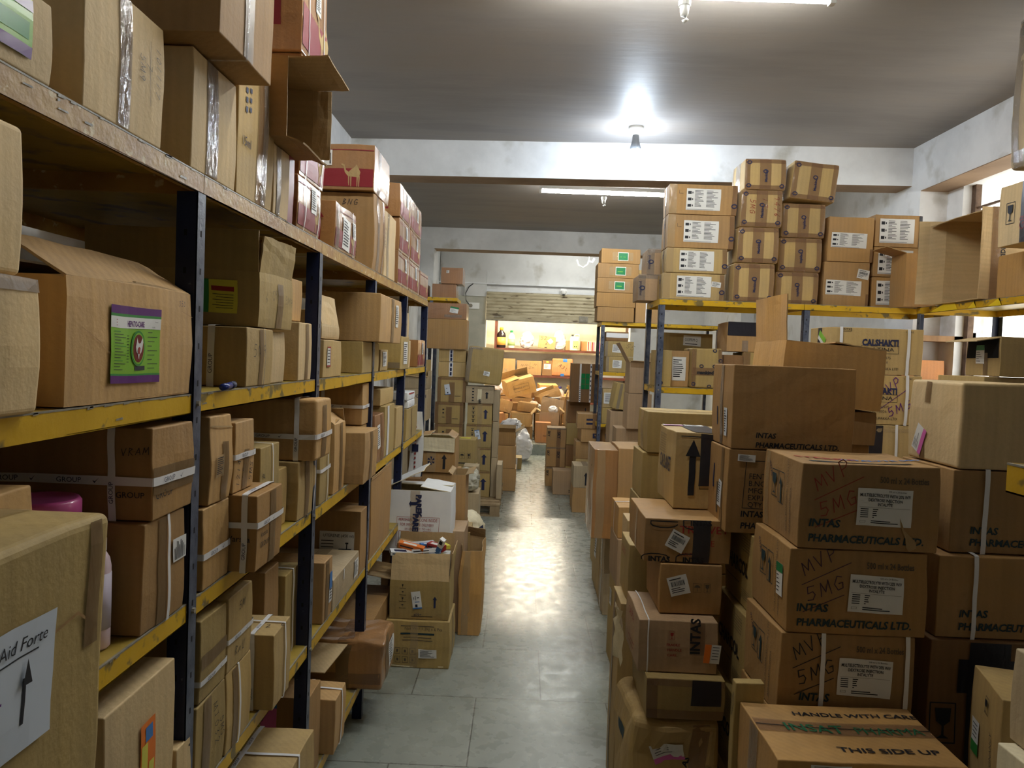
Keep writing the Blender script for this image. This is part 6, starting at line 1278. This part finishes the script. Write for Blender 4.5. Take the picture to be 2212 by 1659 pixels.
# column G1
z = .127
for i, (h, x0, x1, mt) in enumerate(((.26, -.90, -.615, 0), (.25, -.90, -.615, 0), (.243, -.90, -.61, 0), (.226, -.905, -.61, 0), (.265, -.885, -.59, 0))):
    c = FX(z, 8.08, x0, x1, h, 'brown-taped olive carton, %s in the left pallet column' % ('lowest', 'second', 'third', 'fourth', 'fifth, with a tilted sticker')[i], dep=.30, mat='olive', am=.003).solid()
    c.tape('f', 'v', .05, .04, 'brtape').tape('f', 'v', .95, .04, 'brtape').tape('f', 'h', .94, .03, 'brtape').tape('f', 'v', .5, .06, 'brtape', b=.8); c.rect('f', .3, .3, .03, .006); c.rect('f', .3, .5, .016, .016); c.rect('f', .3, .66, .02, .016); c.rect('f', .72, .25, .06, .006)
    if i == 4: c.sticker('f', .35, .50, .055, .11, 10, lambda s: (s._R(-.5,-.5,.5,-.44,'bluep'), s._R(-.15,-.38,.1,-.24,'ink'), s._R(-.2,.1,.0,.16,'ink')), 'bluepaper')
    q = put(c, 'brown-taped cartons in the left pallet column'); z = q.top
for i, h in enumerate((.155, .13)):
    c = FX(z, 8.09, -.885, -.60, h, 'tan carton sealed with white printed tape, %s of two' % ('lower', 'upper')[i], dep=.3, mat='tan').solid(); c.tape('f', 'v', .46, .04, 'strap')
    for k in range(3): c.rect('f', .46, .2+.3*k, .02, .035, 'navyink', off=.003)
    q = put(c, 'white-taped tan cartons'); z = q.top
c = FX(z, 8.04, -1.07, -.60, .31, 'wide plain brown carton left of the shutter', dep=.30, mat='brown').solid(); q = put(c)
c = FX(q.top, 8.04, -1.07, -.61, .165, 'flat glossy brown carton with a white sticker on the wide plain brown one', dep=.30, mat='wrapred', am=.004).solid(); c.sticker('f', .72, .58, .085, .062, -10, 'greentop').tape('f', 'h', .2, .03, 'foil', a=.5, b=.9); put(c)
# dim neighbours left of column G1
z = 0
c = FX(0, 7.7, -1.30, -1.0, .95, 'tall grey-olive carton with a black arrow seen past the last rack post', dep=.3, mat='grey').solid(); c.arrow('f', .75, .85, .10); q = put(c)
c = FX(q.top, 7.62, -1.25, -.935, .31, 'greenish-grey carton lettered CARGILL beside the left pallet column', dep=.32, mat='grey', am=.002).solid(); c.text('f', .05, .76, .02, 'Cargill', 'grayink').text('f', .62, .74, .030, 'Cargill', 'navyink', bold=.02); q = put(c)
c = FX(q.top, 7.66, -1.22, -.94, .13, 'open grey carton on the greenish-grey CARGILL one', dep=.3, mat='grey').hollow({'f': 200, 'r': 90}, fl={'f': .03, 'r': .05}); q = put(c, None, 'open_carton')
c = FX(q.top, 7.68, -1.24, -.955, .16, 'plain olive carton on the open grey one, left of the white-taped pair', dep=.3, mat='olive').solid(); put(c)
# on the tall rack end
T4 = 2.231
c = FX(T4, 8.42, -1.02, -.76, .155, 'brown carton on the tall rack end below the upper one', dep=.3, mat='wrapred').solid(); c.tape('r', 'v', .4, .05, 'foil'); q = put(c)
c = FX(q.top, 8.40, -.925, -.69, .175, 'topmost glossy brown carton on the tall rack end, against the pale wall', dep=.3, mat='wrapred').solid(); c.sticker('f', .3, .75, .03, .03, 0, 'lines').tape('r', 'v', .4, .05, 'foil'); put(c)
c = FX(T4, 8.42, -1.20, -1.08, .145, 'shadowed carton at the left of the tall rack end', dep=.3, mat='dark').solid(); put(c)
# further stacks past the pallet
c = FX(0, 9.2, -.26, -.03, .27, 'tan carton on the floor past the pallet, lower of two', dep=.4, mat='orange').solid(); q = put(c)
c = FX(q.top, 9.2, -.26, -.04, .27, 'tan carton past the pallet, upper of two, under the flap-open one', dep=.4, mat='orange').solid(); q = put(c)
c = FX(q.top, 9.25, -.27, -.05, .16, 'open tan carton with flaps askew past the pallet', dep=.36, mat='brown').hollow({'r': 150, 'f': 130, 'k': 110}, fl={'r': .12, 'f': .07, 'k': .06}); put(c, None, 'open_carton')
c = FX(0, 11.0, -.14, .04, .165, 'small carton with a white label on the aisle floor near the step', dep=.3, mat='olive').solid(); c.tape('f', 'v', .6, .02, 'strap').sticker('r', .5, .5, .16, .1, 0, 'lines'); put(c)
c = FX(0, 10.6, -.34, -.06, .62, 'upright brown carton stuffed with white plastic film, before the step', dep=.4, mat='brown').hollow({'l': 110}, fl={'l': .1}); put(c, None, 'open_carton')
blob('plastic_bag', 'white plastic bag spilling out of the upright brown carton before the step', 'bag', (-.14, 10.75, .50), (.28, .30, .24), M['poly'], 21, .30, 6)
blob('plastic_bag', 'large knotted white plastic bag standing on the floor by the step', 'bag', (.06, 11.9, 0), (.28, .30, .50), M['poly'], 31, .22, 5, .35)
# ------------------------------------------------------------ bright back room
M['dwood'] = noisy('dark red-brown wood', (84,44,32), (110,62,46), 8, .5)
FL = .17
r = empty('wooden_shelving', (-.605, 15.9, FL))
for nm, a, b in [('side_panel', (0,0,0), (.05,.4,2.22)), ('side_panel', (2.75,0,0), (2.8,.4,2.22))]+[('shelf', (.05,0,z), (2.75,.4,z+.045)) for z in (.50, 1.02, 1.56)]+[('top_rail', (0,-.02,2.16), (2.8,.05,2.24)), ('back_panel', (.05,.392,0), (2.75,.40,1.52))]:
    mb = MB(); mb.box(a, b, M['dwood'] if nm != 'back_panel' else M['wall']); mb.build(nm, r)
tag(r, 'dark red-brown wooden shelving loaded with bottles in the bright back room', 'shelving')
W1, W2, W3 = FL+.546, FL+1.066, FL+1.606
def bx(b, px0, px1, h, label, mat='orange', yf=15.95, dep=.28, **k):
    x0 = solveX(yf, b, px0); x1 = solveX(yf, b, px1); return FX(b, yf, x0, x1, h, label, dep=dep, mat=mat, **k).solid()
gw = 'cartons on the back room shelving'
def bottle(x, y, z, h, w, mat, cap, label, lab=None, name='plastic_bottle', handle=False, flatn=.6):
    r = empty(name, (x, y, z)); mb = MB()
    mb.lathe([(w*.44,0),(w*.5,h*.02),(w*.5,h*.60),(w*.42,h*.72),(w*.17,h*.84),(w*.16,h*.90)], mat, 20, 1, flatn); mb.build('body', r, True)
    mb = MB(); mb.lathe([(w*.19,h*.88),(w*.2,h*.89),(w*.2,h*.99),(w*.17,h)], cap, 16, 1, 1); mb.build('cap', r, True)
    if lab: mb = MB(); mb.lathe([(w*.505,h*.14),(w*.505,h*.52)], lab, 20, 1, flatn*1.02); mb.build('label', r, True)
    if handle: mb = MB(); mb.tube([(w*.18,0,h*.80),(w*.42,0,h*.86),(w*.48,0,h*.62)], w*.06, mat, 8); mb.build('handle', r, True)
    return tag(r, label, 'bottle')
dark = flat('dark brown bottle', (44,34,34), .15); cream = flat('cream plastic', (232,226,206), .35); pinkb = flat('pinkish plastic', (232,206,192), .35); gcap = flat('green cap', (24,130,70), .4); ycap = flat('yellow cap', (236,186,40), .4)
olab = flat('orange yellow label', (232,180,90), .4); glab = flat('pale green label', (170,200,130), .4)
X = lambda px, z, y=16.0: solveX(y, z, px)
bottle(X(1082, W3), 16.0, W3, .42, .19, dark, ycap, 'dark brown bottle with an orange label and yellow cap, first on the top back shelf', olab)
bottle(X(1104, W3), 16.02, W3, .37, .15, cream, gcap, 'cream bottle with a green cap, second on the top back shelf', glab)
blob('plastic_bag', 'white plastic bag bundle on the top back shelf beside the cream bottle', 'bag', (X(1138, W3), 16.05, W3), (.30, .26, .36), M['poly'], 41, .2, 6, .3)
blob('plastic_bag', 'tall white plastic bag on the top back shelf behind the tilted carton', 'bag', (X(1208, W3), 16.1, W3), (.26, .24, .44), M['poly'], 43, .2, 6, .4)
c = bx(W3, 1162, 1198, .26, 'scribbled orange carton with a white diamond sticker, tilted on the top back shelf', am=.006, yf=15.95, dep=.24); c.sticker('f', .68, .62, .09, .09, 45, 'lines').hand('f', .1, .7, .07, '52', 'ink', 0, .006).hand('f', .4, .35, .06, '21', 'ink', 0, .006).rect('f', .45, .08, .05, .02); put(c, gw, tilt=(0, 5))
c = bx(W3, 1221, 1232, .20, 'narrow brown carton left of the yellow jerrycan', 'brown', yf=16.05); put(c, gw)
r = empty('jerrycan', (X(1242, W3, 15.95), 15.97, W3)); mb = MB()
def rbox(mb, w, d, z0, z1, mat, n=20, k=.35, top=1.0):
    mb.lathe([(w*.48,z0),(w*.5,z0+.01),(w*.5,z1-.05),(w*.42*top,z1)], mat, n, 1, d/w)
jm = flat('cloudy yellowish plastic', (240,232,196), .3); rbox(mb, .22, .16, 0, .29, jm); mb.build('body', r, True)
mb = MB(); mb.tube([(-.02,0,.28),(.0,0,.33),(.07,0,.335),(.095,0,.24)], .014, jm, 8); mb.build('handle', r, True)
mb = MB(); mb.tube([(-.06,0,.28),(-.06,0,.325)], .022, M['black'], 12); mb.build('cap', r, True)
mb = MB(); mb.box((-.055,-.086,.05),(.055,-.083,.20), flat('yellow label', (224,200,110), .5)); mb.box((-.03,-.088,.07),(-.005,-.086,.09), M['ink']); mb.box((.008,-.088,.07),(.03,-.086,.09), M['ink']); mb.build('label', r); tag(r, 'cloudy yellowish jerrycan with a black cap on the top back shelf', 'jerrycan')
c = bx(W3, 1255, 1268, .20, 'brown carton right of the yellow jerrycan', 'red', yf=16.02); put(c, gw)
for i, (a, b, mt) in enumerate(((1268, 1277, 'cream'), (1277, 1284, 'grey'), (1284, 1298, 'cream'))):
    c = bx(W3, a, b, .20-.01*(i % 2), 'striped upright pack, %s of three at the right of the top back shelf' % ('left', 'middle', 'right')[i], mt, yf=16.0, dep=.2); c.rect('f', .3, .5, .02, .18, 'redink').rect('f', .75, .5, .015, .18, 'pinkp'); put(c, 'striped packs on the top back shelf', 'medicine_pack', 'pack')
c = bx(W2, 1076, 1112, .32, 'plain orange carton with pale tape, first on the middle back shelf'); c.tape('f', 'v', .45, .06, 'cltape', a=.1, b=.35); put(c, gw)
c = bx(W2, 1116, 1169, .29, 'orange carton covered in scribbles, second on the middle back shelf'); c.hand('f', .15, .5, .09, '~~L~', 'ink', 6, .004).hand('f', .2, .25, .07, '~J~~', 'ink', 10, .004); put(c, gw)
c = bx(W2, 1171, 1192, .31, 'dark open carton with a white notice on the middle back shelf', 'dark'); c.sticker('f', .5, .6, .14, .11, 0, 'lines').rect('f', .5, .9, .05, .03, 'yellowp'); put(c, gw)
c = bx(W2+.0, 1192, 1236, .36, 'reddish-orange carton with blue tape squares and black characters', 'red', am=.010, r=.03, yf=15.93); c.rect('f', .62, .92, .09, .07, 'bluep', off=.003).rect('f', .5, .05, .08, .06, 'bluep', off=.003).hand('f', .3, .55, .07, 'A3', 'ink', -30, .007).hand('f', .62, .3, .07, '1', 'ink', 0, .008); put(c, gw)
blob('loose_packing', 'pinkish crumpled packing on the middle back shelf at right', 'packing', (X(1262, W2), 16.05, W2), (.34, .22, .10), pinkb, 51, .25, 8)
spec = [(1163, .30, .13, dark, ycap, olab, 'dark bottle with a yellow cap'), (1184, .33, .16, pinkb, pinkb, None, 'pinkish bottle with wide shoulders'), (1195, .25, .09, cream, cream, glab, 'small cream bottle with a green label'), (1208, .30, .18, pinkb, flat('violet cap', (60,50,110), .4), None, 'broad pinkish bottle with a violet cap'), (1226, .30, .15, dark, ycap, olab, 'dark bottle with an orange label, rightmost')]
for px, h, w, mt, cp, lb, nm in spec: bottle(X(px, W1+.0), 15.98, W1, h, w, mt, cp, nm + ' on the low back shelf', lb)
c = bx(W1, 1100, 1140, .26, 'orange carton with blue tape squares on the low back shelf'); c.rect('f', .2, .7, .08, .10, 'bluep', off=.003).rect('f', .5, .6, .08, .12, 'bluep', off=.003).rect('f', .8, .75, .08, .10, 'bluep', off=.003); put(c, gw)
# heap of cartons and bags filling the doorway
gh = 'cartons tumbled in the heap behind the shutter'
RN = random.Random(77)
def heap(px0, px1, py0, py1, y, label, mat='orange', dep=.3, tilt=(0,0), rot=0, op=None, fl=None, **k):
    """carton roughly filling the given picture span at depth y, resting on what is below it"""
    a = atY((px0+px1)/2, py1, y); w = (px1-px0)/FPX*y; h = (py1-py0)/FPX*y
    c = Carton(w, dep, h, mat, am=.006, **k)
    if op: c.hollow(op, fl=fl)
    else: c.solid()
    c.pos = (max(a.z, FL), a.x, y+dep/2, rot, label); c.hp = (tilt,); return c
base = [(-.50,.10), (-.05,.12), (.42,.10), (.90,.12), (1.35,.10)]
# lower hidden layers that the heap rests on
lay = []
for i, (x, w) in enumerate(((-.42,.42),(.02,.42),(.47,.44),(.95,.44))):
    for j, y in enumerate((13.55, 14.0, 14.5, 15.0)):
        h = (.26, .42, .58, .66)[j] + RN.uniform(-.03,.03)
        c = Carton(w-.03, .40, h, RN.choice(['orange','red','tan','brown']), am=.006).solid(); nm = ('first','second','third','fourth')
        c.tape('f', 'v', .5, .05, 'cltape')
        c.done('cardboard_carton', 'carton under the doorway heap, %s from left in %s row' % (nm[i], nm[j]), FL, x, y, RN.uniform(-2,2), (0,0), 'carton', 'base cartons of the doorway heap'); lay.append((i, j, FL+h))
def H(i, j): return [t for a, b, t in lay if a == i and b == j][0]
def hp(i, j, x, y, w, d, h, label, mat='orange', rot=0, tilt=(0,0), op=None, fl=None, dz=0, base=None, extra=None):
    c = Carton(w, d, h, mat, am=.006)
    if op: c.hollow(op, fl=fl)
    else: c.solid()
    if extra: extra(c)
    c.done('open_carton' if op else 'cardboard_carton', label, (H(i, j) if base is None else base)+dz, x, y, rot, tilt, 'carton', gh); return c
def xx(c): c.tape('t', 'h', .5, .07, 'dktape').frame('f', .5, .5, .28, .12, .004, 'grayink').text('f', .2, .45, .03, 'HANDLE WITH', 'grayink').tape('r', 'v', .5, .06, 'dktape')
c = hp(0, 2, -.02, 14.25, .52, .40, .30, 'large yellow-tan carton with a gaping lid tilted at the crest of the doorway heap', 'insat', 14, (6, -16), {'t': 0} and {'k': 60, 'f': 4, 'l': 6}, {'k': .16}, .06, extra=xx)
hp(0, 1, -.36, 13.95, .26, .26, .22, 'small orange carton at the left edge of the doorway heap', 'orange', 30, (0, 14), extra=None)
hp(0, 3, -.40, 14.95, .30, .30, .30, 'carton standing askew under the plastic at the left of the heap', 'tan', 20, (8, -10))
hp(1, 1, .12, 13.92, .34, .26, .16, 'low brown carton crushed under the large tilted one', 'brown', -10, (0, 6))
hp(2, 2, .52, 14.42, .42, .28, .13, 'long shallow open carton sloping across the heap', 'orange', 20, (0, -22), {'f': 80, 'k': 70}, {'f': .06, 'k': .08}, .0)
hp(2, 1, .56, 13.90, .40, .30, .26, 'pinkish carton heaped with papers right of the heap centre', 'pink', -8, (0, 8), {'l': 30, 'r': 100}, {'l': .1, 'r': .16})
hp(3, 1, .86, 13.98, .30, .30, .30, 'upright orange carton at the right side of the heap', 'orange', 4, (0, 3))
hp(1, 0, -.0, 13.42, .34, .28, .20, 'open carton with flaps spread, low at the front of the heap', 'insat', 6, (0, 0), {'l': 140, 'r': 130, 'f': 90}, {'l': .16, 'r': .16, 'f': .04})
hp(2, 0, .50, 13.40, .34, .28, .26, 'plain tan open carton with plastic inside, low at the front right of the heap', 'pink', -4, (0, 2), {'r': 100, 'l': 150}, {'r': .05, 'l': .07})
hp(0, 0, -.42, 13.42, .26, .26, .17, 'orange tub-like carton at the front left of the heap', 'red', 12, (0, 0))
hp(3, 0, .88, 13.45, .24, .26, .22, 'orange carton with a loose flap at the front right of the heap', 'orange', -6, (0, 0), {'l': 140}, {'l': .12})
hp(3, 2, .96, 14.42, .22, .22, .20, 'small open carton at the back right of the heap', 'tan', 30, (10, 10), {'f': 120, 'l': 120}, {'f': .1, 'l': .1})
hp(1, 3, .05, 14.98, .36, .30, .24, 'carton behind the large tilted one in the heap', 'orange', -14, (0, 5))
hp(2, 3, .50, 14.98, .36, .30, .22, 'carton at the back of the heap below the bottles', 'insat', 8, (6, 0))
blob('plastic_bag', 'white plastic draped at the left back of the heap', 'bag', (-.50, 14.72, .84), (.24, .24, .42), M['poly'], 61, .3, 6, .5)
blob('plastic_bag', 'white foam bundle in the middle of the heap', 'bag', (.28, 14.15, .60), (.20, .18, .16), M['poly'], 62, .3, 7)
blob('plastic_bag', 'grey-white bag beneath the sloping shallow carton', 'bag', (.24, 13.98, .58), (.18, .16, .24), M['fog'], 63, .3, 7)
blob('plastic_bag', 'white foam sheet bundle on top of the heap behind the pinkish carton', 'bag', (.42, 14.75, .86), (.28, .2, .18), M['poly'], 64, .3, 7)
blob('plastic_bag', 'white bag tucked in the front right open carton of the heap', 'bag', (.56, 13.42, .62), (.16, .14, .16), M['poly'], 65, .3, 7)
blob('plastic_bag', 'pale bag at the front left foot of the heap', 'bag', (-.42, 13.15, .17), (.26, .2, .22), M['poly'], 66, .3, 7)
r = empty('leaflet_pile', (.60, 13.92, .86)); mb = MB()
mb = MB(); mb.box((-.12,-.05,.01),(.08,.05,.025), M['bluep']); q = mb.build('leaflet', r); q.rotation_euler = (0,.1,.4)
mb = MB(); mb.box((-.05,-.08,.026),(.13,.04,.04), M['paper']); q = mb.build('leaflet', r); q.rotation_euler = (0,-.1,-.3)
tag(r, 'blue and white leaflets on the pinkish carton of the heap', 'leaflets')
# front carton row at the step
c = FX(FL, 12.98, .26, .52, .34, 'orange-brown carton standing on the step in the doorway', dep=.3, mat='red').solid(); c.text('f', .5, .3, .03, 'FEFO', 'ink'); put(c)
c = FX(FL, 13.0, .56, .80, .27, 'pinkish plain carton on the step right of the orange-brown one', dep=.28, mat='pink').solid(); put(c)
